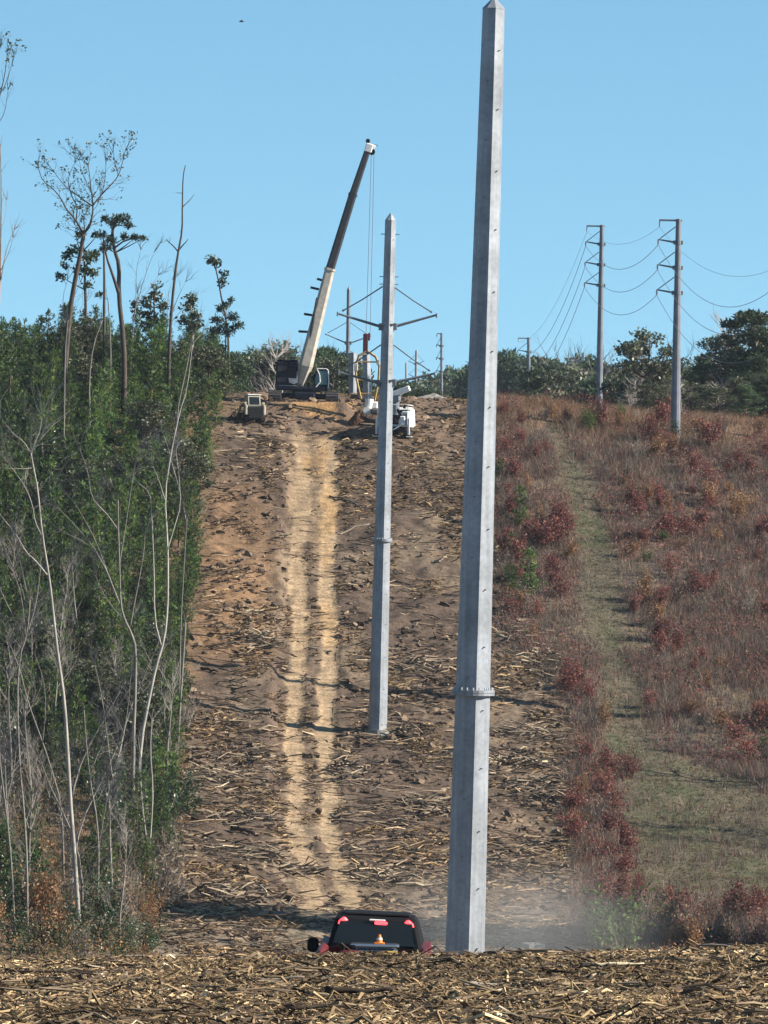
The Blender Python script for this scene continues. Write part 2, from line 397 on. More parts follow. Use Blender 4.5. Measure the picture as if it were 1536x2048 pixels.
# ------------------------------------------------------------------ debris, grass and weeds (nobody could count them)
def chips(mb, pos, yaw, pitch, length, width, thick, col, bend=0.0):
    """many bent slivers of wood: three cross-sections, four sides"""
    n = len(pos)
    d = np.stack([np.cos(yaw) * np.cos(pitch), np.sin(yaw) * np.cos(pitch), np.sin(pitch)], 1)
    side = np.stack([-np.sin(yaw), np.cos(yaw), np.zeros(n)], 1)
    roll = NP.uniform(-0.7, 0.7, n)
    up = np.cross(d, side)
    s2 = side * np.cos(roll)[:, None] + up * np.sin(roll)[:, None]; u2 = np.cross(d, s2)
    bv = (side * NP.normal(0, 1, n)[:, None] + up * NP.normal(0, .5, n)[:, None]) * (length * bend)[:, None]
    vs_ = []
    for t, k in ((-.5, .55), (0, 1), (.5, .5)):
        ctr = pos + d * (length * t)[:, None] + bv * (1 - 4 * t * t)
        for a, b in ((-1, -1), (1, -1), (1, 1), (-1, 1)):
            vs_.append(ctr + s2 * (width * k * a / 2)[:, None] + u2 * (thick * k * b / 2)[:, None])
    v = np.stack(vs_, 1)                      # n,12,3
    f = []
    for r_ in (0, 4):
        for k in range(4): f.append([r_ + k, r_ + (k + 1) % 4, r_ + 4 + (k + 1) % 4, r_ + 4 + k])
    f.append([3, 2, 1, 0]); f.append([8, 9, 10, 11])
    f = np.array(f)[None] + (np.arange(n) * 12)[:, None, None]
    mb.add(v.reshape(-1, 3), f.reshape(-1, 4), np.repeat(col, 12, 0))

def pick(cols, wts, n, var=0.25):
    cols = np.array(cols); i = NP.choice(len(cols), n, p=np.array(wts) / sum(wts))
    return cols[i] * (1 + NP.uniform(-var, var, (n, 1)))

def leaves(mb, c, size, col, flat=0.0):
    """leaf-sized quads turned every way"""
    n = len(c)
    a = nrm(NP.normal(0, 1, (n, 3)) * np.array([1, 1, 1 - flat])); b = nrm(np.cross(a, NP.normal(0, 1, (n, 3))))
    s_ = size * NP.uniform(.6, 1.3, n)
    a = a * s_[:, None]; b = b * (s_ * .55)[:, None]
    v = np.stack([c - a, c - b * .9, c + a, c + b], 1).reshape(-1, 3)
    mb.add(v, np.arange(n * 4).reshape(-1, 4), np.repeat(col, 4, 0))

WOOD = [(0.50, 0.39, 0.23), (0.34, 0.25, 0.145), (0.22, 0.155, 0.09), (0.12, 0.083, 0.05), (0.05, 0.036, 0.026), (0.60, 0.52, 0.38)]
n = 195000
D = NP.uniform(35, 92, n); x = NP.uniform(-1, 1, n) * (0.0625 * D + 1.3)
L = np.clip(NP.lognormal(-3.0, 0.6, n), 0.02, 0.34); Wd = np.clip(L * NP.uniform(0.06, 0.22, n), 0.005, 0.026)
z = ground(x, D) + NP.uniform(-0.01, 0.05, n) * sstep(.2, .7, fbm(x * 1.3, D * .9, 201))
fm = MB()
tone = sstep(.35, .65, fbm(x * .5, D * .35, 211))[:, None] * 0.6 + 0.66
chips(fm, np.stack([x, D, z], 1), NP.uniform(0, math.pi, n) * 0.0 + NP.normal(0, 0.75, n), NP.normal(0.0, 0.25, n), L, Wd, Wd * NP.uniform(.3, .8, n), pick(WOOD, [9, 24, 28, 22, 14, 2.5], n) * tone * np.array([1.0, .94, .86]), bend=NP.uniform(0, .5, n))
n = 1300
D = NP.uniform(36, 90, n); x = NP.uniform(-1, 1, n) * (0.0625 * D + 1.2)
L = NP.uniform(.12, .5, n); Wd = NP.uniform(.010, .026, n)
chips(fm, np.stack([x, D, ground(x, D) + NP.uniform(.01, .06, n)], 1), NP.normal(0, .5, n), NP.normal(0, .10, n), L, Wd, Wd * .8, pick([(.16, .115, .075), (.24, .18, .115), (.06, .044, .032), (.10, .072, .05)], [4, 2, 3, 4], n, .3), bend=NP.uniform(.05, .3, n))
n = 26000
D = NP.uniform(36, 92, n); x = NP.uniform(-1, 1, n) * (0.0625 * D + 1.2)
leaves(fm, np.stack([x, D, ground(x, D) + NP.uniform(.0, .05, n)], 1), NP.uniform(.012, .035, n), pick([(.13, .085, .05), (.20, .14, .085), (.07, .05, .034), (.27, .20, .13)], [4, 3, 4, 1.5], n, .3), flat=.4)
tag(fm.build('mulch', M['debris']), label='shredded wood mulch covering the near ridge', cat='mulch', kind='stuff')

n = 170000
D = NP.uniform(325, 530, n); x = NP.uniform(-15, 14, n)
rut, woods, scrub, path, fore = regions(x, D)
clump = fbm(x * .35, D * .16, 223)
keep = (NP.uniform(0, 1, n) < (1 - .8 * woods) * (1 - scrub * .9) * (1 - .975 * rut) * (0.03 + .85 * sstep(.48, .68, clump)) * (1.0 - .35 * sstep(430, 470, D)))
keep &= ~((D > 505) & (x > -9) & (x < -2) & (NP.uniform(0, 1, n) < .6))
D = D[keep]; x = x[keep]; n = len(D)
L = np.clip(NP.lognormal(-1.25, 0.6, n), 0.08, 2.2); Wd = np.clip(L * NP.uniform(0.07, 0.24, n), 0.025, 0.10)
z = ground(x, D) + NP.uniform(-0.02, 0.16, n)
dm = MB()
chips(dm, np.stack([x, D, z], 1), NP.normal(0, 0.8, n), NP.normal(0.04, 0.22, n), L, Wd, Wd * NP.uniform(.4, .9, n), pick(WOOD, [4, 17, 32, 30, 10, 1.2], n, .3) * np.array([.88, .80, .72]), bend=NP.uniform(0, .3, n))
n = 16000
D = NP.uniform(325, 515, n); x = NP.uniform(-14, 13.5, n)
rut, woods, scrub, path, fore = regions(x, D)
keep = NP.uniform(0, 1, n) < (1 - woods) * (1 - scrub * .9) * (1 - .985 * rut) * (.08 + .8 * sstep(.42, .62, fbm(x * .25, D * .2, 229))) * (1.0 - .6 * sstep(430, 480, D))
D = D[keep]; x = x[keep]; n = len(D)
L = NP.uniform(.6, 2.4, n); Wd = NP.uniform(.04, .11, n)
chips(dm, np.stack([x, D, ground(x, D) + NP.uniform(.0, .18, n)], 1), NP.normal(0, .55, n), NP.normal(0.0, 0.14, n), L, Wd, Wd * .9, pick([(0.26, .19, .125), (0.38, .29, .185), (0.14, .10, .07), (0.06, .045, .035)], [4, .8, 7, 4], n, .3), bend=NP.uniform(0, .22, n))
# clods and root lumps
n = 9000
D = NP.uniform(325, 520, n); x = NP.uniform(-14, 13, n)
rut, woods, scrub, path, fore = regions(x, D)
keep = NP.uniform(0, 1, n) < (1 - woods) * (1 - scrub) * (1 - rut) ** 2 * sstep(.35, .6, fbm(x * .3, D * .14, 233))
D = D[keep]; x = x[keep]; n = len(D)
s_ = np.clip(NP.lognormal(-1.9, .5, n), .06, .4)
chips(dm, np.stack([x, D, ground(x, D) + s_ * .25], 1), NP.normal(0, .8, n), NP.normal(0, .35, n), s_ * 1.9, s_, s_ * .8, pick([(0.11, .075, .05), (0.06, .042, .03), (0.20, .14, .095)], [4, 2, 4], n), bend=NP.uniform(0, .1, n))
for a, b, rx, ry, k, pale in [(1040, 1270, 1.4, 3.0, 90, 1), (1085, 1330, 1.2, 3.0, 110, 1), (1030, 1530, 2.6, 1.6, 120, 1), (1060, 1470, 2.0, 2.0, 110, 0), (1090, 1590, 1.6, 2.5, 100, 0), (800, 1470, 1.1, 1.2, 60, 0), (520, 1290, 1.5, 2.0, 90, 0), (470, 1640, 2.2, 2.2, 130, 0), (430, 1560, 1.5, 2.5, 90, 1), (700, 1540, 1.2, 3.0, 80, 0), (520, 1520, 1.4, 2.5, 90, 0), (860, 1620, 1.6, 3.0, 110, 0), (560, 1730, 2.4, 2.0, 130, 0), (780, 1760, 2.0, 3.0, 110, 1), (470, 1790, 2.4, 2.0, 120, 0), (850, 1340, 1.6, 2.0, 80, 0)]:
    p = G(a, b); x = p.x + NP.normal(0, rx * .55, k); D = p.y + NP.normal(0, ry * .55, k)
    L = NP.uniform(.4, 1.9, k); Wd = NP.uniform(.04, .12, k)
    chips(dm, np.stack([x, D, ground(x, D) + NP.uniform(0, .45, k)], 1), NP.normal(0, .7, k), NP.normal(0, .25, k), L, Wd, Wd * .9, pick([(.30, .23, .155), (.40, .31, .21), (.14, .10, .075), (.05, .038, .03)] if pale else [(.22, .165, .115), (.30, .23, .16), (.10, .075, .055), (.04, .031, .025)], [4, 3, 2, 2], k, .25), bend=NP.uniform(0, .22, k))
tag(dm.build('debris', M['debris']), label='slash and wood litter strewn over the cleared slope', cat='debris', kind='stuff')

def blades(mb, x, D, h, wd, col, k=5, lean=.45):
    """tufts of k narrow blades"""
    n = len(x); b = np.stack([x, D, ground(x, D) - .02], 1)
    b = np.repeat(b, k, 0) + NP.normal(0, 1, (n * k, 3)) * np.array([.12, .12, 0]) * np.repeat(h, k)[:, None]
    h = np.repeat(h, k) * NP.uniform(.55, 1.15, n * k); wd = np.repeat(wd, k)
    a = NP.uniform(0, math.pi, n * k); side = np.stack([np.cos(a), np.sin(a), np.zeros(n * k)], 1)
    tip = b + np.stack([NP.normal(0, lean, n * k) * h, NP.normal(0, lean, n * k) * h, h], 1)
    v = np.stack([b - side * wd[:, None], b + side * wd[:, None], tip], 1).reshape(-1, 3)
    c = np.repeat(np.repeat(col, k, 0) * NP.uniform(.75, 1.25, (n * k, 1)), 3, 0)
    mb.add(v, np.arange(n * k * 3).reshape(-1, 3), c)

n = 90000
D = NP.uniform(360, 515, n); x = NP.uniform(8, 31, n)
rut, woods, scrub, path, fore = regions(x, D)
keep = NP.uniform(0, 1, n) < path * .9
D = D[keep]; x = x[keep]; n = len(D)
gr = MB()
blades(gr, x, D, NP.uniform(.05, .16, n), NP.uniform(.012, .03, n), pick([(0.145, .122, .068), (0.10, .098, .045), (0.19, .15, .09), (.08, .08, .036)], [4, 4, 2, 2], n), k=5, lean=.7)
tag(gr.build('grass', M['grass']), label='short tan green grass on the mown strip', cat='grass', kind='stuff')

n = 105000
D = NP.uniform(332, 525, n); x = NP.uniform(6, 36, n)
rut, woods, scrub, path, fore = regions(x, D)
cl = fbm(x * .25, D * .11, 241)
keep = (NP.uniform(0, 1, n) < scrub * (1 - path * .90) * (.35 + .8 * sstep(.35, .6, cl))) & (x < .0625 * D + 6)
D = D[keep]; x = x[keep]; n = len(D)
wm = MB()
top = sstep(500, 512, D)
wc = pick([(0.21, .155, .11), (0.19, .15, .125), (0.20, .085, .07), (.14, .11, .098), (.28, .225, .17), (.13, .125, .07)], [4, 5.5, 3.5, 4.5, 4, 1.5], n)
wc = wc * (1 - top[:, None] * .6) + np.array([.29, .175, .10]) * top[:, None] * .6
blades(wm, x, D, NP.uniform(.3, 1.0, n) * (.6 + .8 * cl[keep]), NP.uniform(.012, .028, n), wc, k=5, lean=.34)
n = 330000
D = NP.uniform(335, 518, n); x = NP.uniform(7, 36, n)
rut, woods, scrub, path, fore = regions(x, D)
strip = 1 - sstep(-2.0, 0.0, x - np.interp(D, PTH_D, PTH_X) + np.interp(D, PTH_D, PTH_W))
cl = fbm(x * .42, D * .30, 263); cl2 = fbm(x * .16, D * .09, 269)
keep = (NP.uniform(0, 1, n) < scrub * (1 - path) * np.clip(sstep(.42, .60, cl) * (.45 + sstep(.42, .6, cl2)) + .35 * strip * sstep(.4, .55, cl), 0, 1)) & (x < .0625 * D + 5)
D = D[keep]; x = x[keep]; cl = cl[keep]; cl2 = cl2[keep]; n = len(D)
h = NP.uniform(.05, 1, n) * np.clip((cl - .42) * 7, .2, 1.5)
hue = pick([(.20, .062, .056), (.25, .092, .070), (.24, .145, .095), (.18, .135, .12), (.12, .105, .055)], [6, 4, 2.2, 4, 1.5], n, .4)
leaves(wm, np.stack([x, D, ground(x, D) + h], 1), NP.uniform(.05, .09, n), hue)
tag(wm.build('dry_weeds', M['dryleaf']), label='tall dry weeds and broom grass over the right hand field', cat='weeds', kind='stuff')

n = 26000
D = NP.uniform(352, 430, n); x = NP.uniform(-30, -10, n)
rut, woods, scrub, path, fore = regions(x, D)
keep = (NP.uniform(0, 1, n) < woods * (.3 + .8 * sstep(.35, .6, fbm(x * .3, D * .15, 251)))) & (x > -.0625 * D - 4)
D = D[keep]; x = x[keep]; n = len(D)
um = MB()
blades(um, x, D, NP.uniform(.12, .55, n), NP.uniform(.012, .03, n), pick([(0.22, .15, .08), (0.15, .11, .07), (0.10, .11, .04), (.28, .14, .06)], [5, 5, 4, 2], n), k=6, lean=.4)
n = 85000
D = NP.uniform(306, 425, n); x = NP.uniform(-30, -9.5, n)
rut, woods, scrub, path, fore = regions(x, D)
cl = fbm(x * .45, D * .35, 277)
keep = (NP.uniform(0, 1, n) < woods * sstep(.36, .58, cl)) & (x > -.0625 * D - 4)
D = D[keep]; x = x[keep]; cl = cl[keep]; n = len(D)
leaves(um, np.stack([x, D, ground(x, D) + NP.uniform(0, 1, n) * np.clip((cl - .34) * 8, .1, 2.0)], 1), NP.uniform(.05, .10, n), pick([(.20, .12, .065), (.13, .09, .055), (.07, .085, .03), (.045, .06, .022), (.24, .12, .05), (.17, .15, .12)], [4, 4, 3, 3, 1.5, 2], n, .35))
tag(um.build('undergrowth', M['dryleaf']), label='brown and olive brush on the floor of the left woods', cat='undergrowth', kind='stuff')

# ------------------------------------------------------------------ plants
def tufts(mb, c, d, length, wd, k, col, spread=.8):
    """pine needles: k narrow blades fanning out of every point"""
    n = len(c)
    c = np.repeat(c, k, 0); d = np.repeat(d, k, 0)
    bd = nrm(d * .9 + NP.normal(0, 1, (n * k, 3)) * spread)
    ln = np.repeat(length, k) * NP.uniform(.6, 1.15, n * k)
    side = nrm(np.cross(bd, NP.normal(0, 1, (n * k, 3)))) * (wd * NP.uniform(.7, 1.3, n * k))[:, None]
    m = c + bd * (ln * .55)[:, None]
    v = np.stack([c, m - side, m + side, c + bd * ln[:, None]], 1).reshape(-1, 3)
    i = np.arange(n * k)[:, None] * 4
    f = np.concatenate([i + np.array([0, 1, 2]), i + np.array([1, 3, 2])])
    cc = np.repeat(np.repeat(col, k, 0) * NP.uniform(.75, 1.3, (n * k, 1)), 4, 0)
    mb.add(v, f, cc)

PINE = [(0.030, 0.075, 0.015), (0.066, 0.122, 0.020), (0.014, 0.036, 0.010), (0.125, 0.185, 0.030)]
def pine_parts(h, rad, whorl, per, tuftk, rng, low=.12, nl=.36, nw=.030):
    """(trunk MB, crown MB) of a young pine"""
    tr = MB(); cr = MB()
    lean = rng.uniform(-.03, .03)
    pts = [(lean * h * t, lean * .5 * h * t * t, h * t) for t in (-.04, .25, .5, .75, .98)]
    tr.tube(pts, [.018 * h, .015 * h, .011 * h, .006 * h, .002 * h], 6, (.16, .115, .08))
    cs = []; dsn = []
    zt = low * h
    while zt < h * .97:
        t = zt / h
        rr = rad * (1 - t) ** .55 * rng.uniform(.55, 1.2) + .12
        m = max(3, int(per * (1 - .45 * t)))
        a0 = rng.uniform(0, 6.28)
        for j in range(m):
            a = a0 + j * 6.283 / m + rng.uniform(-.35, .35)
            L_ = rr * rng.uniform(.65, 1.15); el = rng.uniform(.15, .45) + t * .5
            p0 = np.array([lean * zt, lean * .5 * h * t * t, zt]); dd = np.array([math.cos(a) * math.cos(el), math.sin(a) * math.cos(el), math.sin(el)])
            p1 = p0 + dd * L_ * .55; p2 = p1 + nrm(dd + np.array([0, 0, .55])) * L_ * .5
            tr.tube([p0, p1, p2], [.03, .018, .006], 3, (.15, .11, .08), cap=False)
            for s_ in np.linspace(.25, 1, max(2, int(2 + L_ * 2.6))):
                q = p0 + (p1 - p0) * min(1, s_ / .55) if s_ < .55 else p1 + (p2 - p1) * ((s_ - .55) / .45)
                cs.append(q + np.array([rng.gauss(0, .07), rng.gauss(0, .07), rng.gauss(0, .05)])); dsn.append(nrm(dd + np.array([0, 0, .7])))
        zt += whorl * rng.uniform(.7, 1.6)
    for k in range(3): cs.append(np.array([lean * h, lean * .5 * h, h * (.97 + .02 * k)])); dsn.append(np.array([0, 0, 1.0]))
    cs = np.array(cs); dsn = np.array(dsn)
    tufts(cr, cs, dsn, NP.uniform(nl * .8, nl * 1.25, len(cs)), nw, tuftk, pick(PINE, [4, 4, 3, 2], len(cs), .2))
    return tr, cr

prot = []
for k in range(6):
    rng = random.Random(40 + k)
    h = [6.2, 7.0, 5.2, 7.6, 4.4, 6.6][k]
    tr, cr = pine_parts(h, [1.75, 1.9, 1.6, 1.8, 1.5, 2.1][k], .42, 7, 9, rng)
    prot.append((h, tr, cr))

def pine_proto(k, label, group, loc):
    t = thing('pine_tree', label, 'pine tree', loc, 0, group)
    prot[k][1].build('trunk', M['bark'], t); prot[k][2].build('crown', M['needle'], t)
    return t
# candidate spots over the plantation
cand = []
for D in np.arange(346, 556, 2.3):
    e = float(edge_x(D))
    for q in np.arange(1.25, 26, 2.35):
        x = e - q + R.uniform(-.85, .85); y = D + R.uniform(-.95, .95)
        if x < -.0625 * y - 4.5: continue
        dens = 1.0
        if y < 425: dens = .07 + .7 * float(sstep(385, 425, np.array(y))) if q > 3.4 else .85
        if y < 362: dens = .12
        if float(fbm(np.array([x * .22]), np.array([y * .12]), 311)[0]) < .42: dens *= .45
        if R.random() < dens: cand.append((q, x, y))
front = sorted(cand, key=lambda c: c[0] * (.8 if c[2] > 480 else 1.0) - (4 if c[2] < 410 else 0))
NI = 285
indiv = front[:NI]; rest = front[NI:]
PL = {'edge': 'young green pine standing along the edge of the cleared strip', 'deep': 'young green pine deeper in the left plantation', 'low': 'young pine among the bare hardwoods at the foot of the slope'}
protos = {}
for q, x, y in indiv:
    k = R.randrange(6) if q > 2.6 else R.choice([0, 2, 3, 4, 5])
    kind = 'low' if y < 405 else ('edge' if q < 3.4 else 'deep')
    loc = (x, y, gz(x, y))
    if k not in protos: o = protos[k] = pine_proto(k, PL[kind], 'young pines of the left plantation', loc)
    else: o = copy_tree(protos[k]); o.location = loc; o['label'] = PL[kind]
    s_ = R.uniform(.55, 1.02); o.scale = (s_ * R.uniform(.9, 1.1), s_ * R.uniform(.9, 1.1), s_); o.rotation_euler = (0, 0, R.uniform(0, 6.28))
    if q < 2.4: o.scale = (o.scale[0] * .85, o.scale[1] * .85, o.scale[2] * .85)
# the rest of the plantation reads as one mass
lite = []
for k in range(4):
    rng = random.Random(90 + k)
    lite.append(pine_parts([6.4, 7.2, 5.6, 7.8][k], 1.8, .6, 6, 7, rng, nl=.42, nw=.042))
pm = MB()
for q, x, y in rest:
    tr, cr = R.choice(lite); s_ = R.uniform(.55, 1.0); a = R.uniform(0, 6.28)
    rot = np.array([[math.cos(a), -math.sin(a), 0], [math.sin(a), math.cos(a), 0], [0, 0, 1]]) * s_
    tone = R.uniform(.6, 1.35)
    for src in (tr, cr):
        v = np.concatenate(src.v) @ rot.T + np.array([x, y, gz(x, y)])
        c = np.concatenate(src.c) * tone
        base = pm.n; pm.v.append(v); pm.c.append(c); pm.n += len(v)
        for kk in (3, 4):
            for f in src.f[kk]: pm.f[kk].append(f + base)
tag(pm.build('pine_woods', M['needle']), label='dense interior of the young pine plantation', cat='woods', kind='stuff')

# ---- bare hardwoods
def grow(mb, p, d, L_, r, lvl, rng, spread=.6, up=.12, kids=(3, 5), n=5, col=(1, 1, 1), ends=None, nseg=4):
    pts = [p]; rd = [r]
    dd = nrm(d)
    for i in range(nseg):
        dd = nrm(dd + np.array([rng.gauss(0, .16), rng.gauss(0, .16), rng.gauss(0, .10) + up]))
        p = p + dd * L_ / nseg; pts.append(p); rd.append(r * (1 - .78 * (i + 1) / nseg))
    mb.tube(pts, rd, n, col, cap=False)
    if lvl <= 0:
        if ends is not None: ends.append(p)
        return
    for k in range(rng.randint(*kids)):
        t = rng.uniform(.25, 1.0) * nseg; i = min(int(t), nseg - 1); q = pts[i] + (pts[i + 1] - pts[i]) * (t - i)
        base = nrm(pts[i + 1] - pts[i]); sd_ = nrm(np.cross(base, np.array([rng.gauss(0, 1), rng.gauss(0, 1), rng.gauss(0, 1)])))
        grow(mb, q, base + sd_ * spread * rng.uniform(.7, 1.3), L_ * rng.uniform(.42, .72), max(rd[i] * .6, .008), lvl - 1, rng, spread, up, kids, max(3, n - 1), col, ends, nseg)

PALE = (0.33, 0.305, 0.265); GREY = (0.20, 0.18, 0.16); DARK = (0.085, 0.068, 0.058)
def px_path(pts, D, rng, wob=.5):
    out = []; dy = rng.uniform(-wob, wob)
    for i, (a, b) in enumerate(pts):
        out.append(np.array(P(a, b, D + dy * i)))
    return out

def refine(pts):
    """round off a traced limb"""
    pts = [np.array(p) for p in pts]
    out = [pts[0]]
    for i in range(len(pts) - 1):
        out += [pts[i] * .75 + pts[i + 1] * .25, pts[i] * .25 + pts[i + 1] * .75]
    return out + [pts[-1]]

def traced_tree(name, label, D, trunk, r, limbs, bark, col, twig=2, leaf=None, group=None, twl=(1.2, 2.6), seed=1, stems=0.35, kids=(3, 5), cat='bare tree', base=None, thick=.56, den=.62):
    """a tree whose trunk and main limbs follow the photograph; twigs (and leaves) grow from them. r: (base, top) radius"""
    rng = random.Random(seed)
    tp = px_path(trunk, D, rng, .3)
    foot = tp[0].copy(); zb = gz(foot[0], foot[1])
    if base is not None or foot[2] > zb: tp = [np.array([foot[0] - (tp[1][0] - foot[0]) * .15, foot[1], zb - .2])] + tp
    else: tp[0][2] = zb - .2
    o = np.array([tp[0][0], tp[0][1], zb])
    tr = MB(); cr = MB() if twig > 1 else tr; ends = []
    tp = refine(tp)
    m = len(tp); rad = [(r[0] + (r[1] - r[0]) * (i / (m - 1)) ** .9) * thick for i in range(m)]
    tr.tube([p - o for p in tp], rad, 8, col)
    segs = [(tp, rad)]
    for lb in limbs:
        lp = refine(px_path(lb[0], D, rng, .45)); rr = lb[1] * thick
        # start the limb on the trunk
        lr = [rr * (1 - .72 * i / (len(lp) - 1)) for i in range(len(lp))]
        tr.tube([p - o for p in lp], lr, 6, col, cap=True); segs.append((lp, lr))
    if twig >= 0:
        for k, (sp, sr) in enumerate(segs):
            for i in range(len(sp) - 1):
                if k == 0 and i < (1 - stems) * (len(sp) - 1): continue
                ln = np.linalg.norm(sp[i + 1] - sp[i])
                for j in range(max(1, int(ln * 1.3))):
                    if rng.random() > den: continue
                    q = sp[i] + (sp[i + 1] - sp[i]) * rng.random() - o; b_ = nrm(sp[i + 1] - sp[i])
                    s_ = nrm(np.cross(b_, np.array([rng.gauss(0, 1), rng.gauss(0, 1), rng.gauss(0, 1)])))
                    grow(cr, q, b_ * .8 + s_ * .8, rng.uniform(*twl), max(.012, min(.035, sr[i] * .4)), twig - 1, rng, .65, .1, kids, 3, np.array(col) * .85, ends, 3)
            q = sp[-1] - o; b_ = nrm(sp[-1] - sp[-2])
            for j in range(3):
                grow(cr, q, b_ + np.array([rng.gauss(0, .4), rng.gauss(0, .4), rng.gauss(0, .3)]), rng.uniform(*twl), .03, twig - 1, rng, .65, .1, kids, 3, np.array(col) * .85, ends, 3)
    t = thing(name, label, cat, tuple(o), 0, group)
    tr.build('trunk', M[bark], t, smooth=True)
    if cr is not tr and cr.n: cr.build('twigs', M[bark], t)
    if leaf and ends:
        lf = MB(); e = np.array(ends); e = e[NP.uniform(0, 1, len(e)) < leaf[0]]
        k = leaf[1]
        c = np.repeat(e, k, 0) + NP.normal(0, leaf[2], (len(e) * k, 3))
        leaves(lf, c, np.full(len(c), leaf[3]), pick(leaf[4], [1] * len(leaf[4]), len(c), .3))
        lf.build('leaves', M['leaf'], t)
    return t

DKG = [(0.035, .055, .025), (.05, .07, .03), (.025, .04, .02)]
BRN = [(0.16, .085, .045), (.11, .07, .045), (.2, .11, .05)]
# foreground hardwoods on the left, traced
traced_tree('bare_tree', 'tall straight bare tree with a pale trunk, tallest at the foot of the left woods', 335,
    [(160, 1912), (150, 1725), (140, 1595), (135, 1498), (128.6, 1400), (117, 1320), (110.7, 1268), (104, 1203), (97.7, 1150), (84.6, 1072), (75, 975), (67, 936), (62, 906)], (.22, .05),
    [([(62, 906), (72, 880), (81, 860), (84, 830)], .05), ([(62, 906), (45, 880), (29, 870), (0, 835)], .05), ([(94, 1150), (70, 1120), (52, 1105), (32.6, 1069), (3, 1033)], .09),
     ([(84, 1072), (70, 1045), (65, 1010), (52, 975), (20, 930)], .06), ([(62, 936), (40, 938), (0, 935)], .04), ([(67, 940), (62, 900), (80, 880)], .04)],
    'palebark', PALE, twig=2, seed=3, stems=.42, group=None)
traced_tree('bare_tree', 'spreading bare tree with several grey limbs fanning above the lower left pines', 378,
    [(265, 1740), (265, 1563), (267, 1514), (267, 1465), (270, 1400), (272, 1297), (262, 1265), (250, 1242), (241, 1212), (239, 1134), (236, 1046), (236, 1000)], (.24, .06),
    [([(236, 1060), (215, 1030), (202, 1017), (182, 994), (176, 942), (160, 900)], .09), ([(241, 1212), (228, 1180), (215, 1145), (202, 1120), (172, 1085), (124, 1063)], .10),
     ([(228, 1190), (200, 1110), (150, 1050), (115, 1015)], .07), ([(215, 1145), (195, 1090), (170, 1040), (145, 1000)], .06),
     ([(260, 1255), (268, 1210), (277, 1165), (287, 1110), (290, 1070)], .09), ([(239, 1130), (250, 1060), (262, 980), (270, 930)], .06), ([(250, 1242), (225, 1215), (205, 1185), (190, 1150)], .06)],
    'palebark', GREY, twig=2, seed=4, stems=.5)
traced_tree('bare_tree', 'pale bare tree with a high forked top beside the pine wall', 386,
    [(268, 1700), (282, 1480), (298, 1398), (312.5, 1330), (329, 1277), (335, 1216), (336, 1150), (335, 1085), (329, 988), (342, 906), (351.6, 858), (361, 818), (374, 780), (385, 690)], (.2, .03),
    [([(322, 1290), (309, 1240), (308, 1134), (303, 1020), (300, 985), (277, 966)], .09), ([(335, 1100), (350, 1050), (362, 1010), (358, 950), (352, 900)], .06), ([(330, 1000), (318, 960), (305, 930)], .05)],
    'palebark', PALE, twig=2, seed=5, stems=.3)
traced_tree('dead_tree', 'broken topped bare trunk with a pale snapped end beside the clearing', 408,
    [(352, 1560), (356.4, 1475), (361, 1398), (364.6, 1346), (371, 1245)], (.15, .11), [([(363, 1370), (375, 1350), (392, 1335)], .03)], 'palebark', GREY, twig=1, seed=6, stems=.1, cat='dead tree', twl=(.5, 1.0))
traced_tree('bare_tree', 'thin straight bare trunk rising above the snapped one', 416, [(357, 1500), (360, 1300), (363, 1216), (367, 1150), (370, 1100), (374, 1036)], (.10, .04), [], 'palebark', GREY, twig=1, seed=7, stems=.2, twl=(.6, 1.4))
traced_tree('bare_tree', 'slender pale trunk at the left frame edge', 336, [(31, 1912), (29, 1856), (23, 1725), (13, 1628), (0, 1530), (-6, 1430), (-4, 1330)], (.11, .05), [([(14, 1600), (28, 1540), (32, 1500)], .05)], 'palebark', GREY, twig=2, seed=8, stems=.3)
traced_tree('bare_tree', 'bare tree with a grey fan of branches at the left side', 338,
    [(54, 1912), (54, 1725), (49, 1634), (39, 1530), (34, 1400), (39, 1313), (55, 1265), (60, 1200)], (.12, .05),
    [([(50, 1280), (30, 1240), (10, 1200), (-5, 1165)], .06), ([(50, 1275), (45, 1200), (30, 1150), (15, 1120)], .06), ([(55, 1265), (72, 1210), (80, 1150), (82, 1110)], .06), ([(55, 1265), (75, 1262), (98, 1250)], .04), ([(44, 1300), (20, 1265), (0, 1235)], .05), ([(60, 1210), (48, 1160), (40, 1120)], .05)],
    'palebark', GREY, twig=2, seed=9, stems=.45)
traced_tree('bare_tree', 'leaning slim bare trunk crossing behind the tall pale tree', 356, [(128, 1830), (124, 1612), (98, 1524), (85, 1485), (54, 1400), (40, 1340), (20, 1290)], (.12, .05), [([(85, 1485), (92, 1420), (88, 1360), (70, 1310)], .06)], 'palebark', GREY, twig=2, seed=10, stems=.4)
traced_tree('bare_tree', 'thin bare trunk with curving top near the middle of the left woods', 342, [(192, 1908), (198, 1725), (195, 1644), (180, 1560), (172, 1480), (168, 1420)], (.10, .04), [([(197, 1700), (210, 1620), (222, 1560)], .04), ([(180, 1560), (190, 1520), (205, 1490)], .04)], 'palebark', GREY, twig=2, seed=11, stems=.5)
traced_tree('bare_tree', 'short white trunk before the lowest green pine', 366, [(296, 1790), (297, 1720), (303, 1644), (306, 1576), (300, 1500), (304, 1440)], (.12, .05), [], 'palebark', PALE, twig=1, seed=12, stems=.3, twl=(.8, 1.6))
traced_tree('bare_tree', 'twin bare stem leaning left under the fanned limbs', 372, [(250, 1760), (240, 1640), (225, 1560), (215, 1480), (205, 1400), (190, 1330)], (.10, .04), [([(225, 1560), (240, 1500), (256, 1420), (262, 1350)], .06)], 'palebark', GREY, twig=2, seed=13, stems=.5)
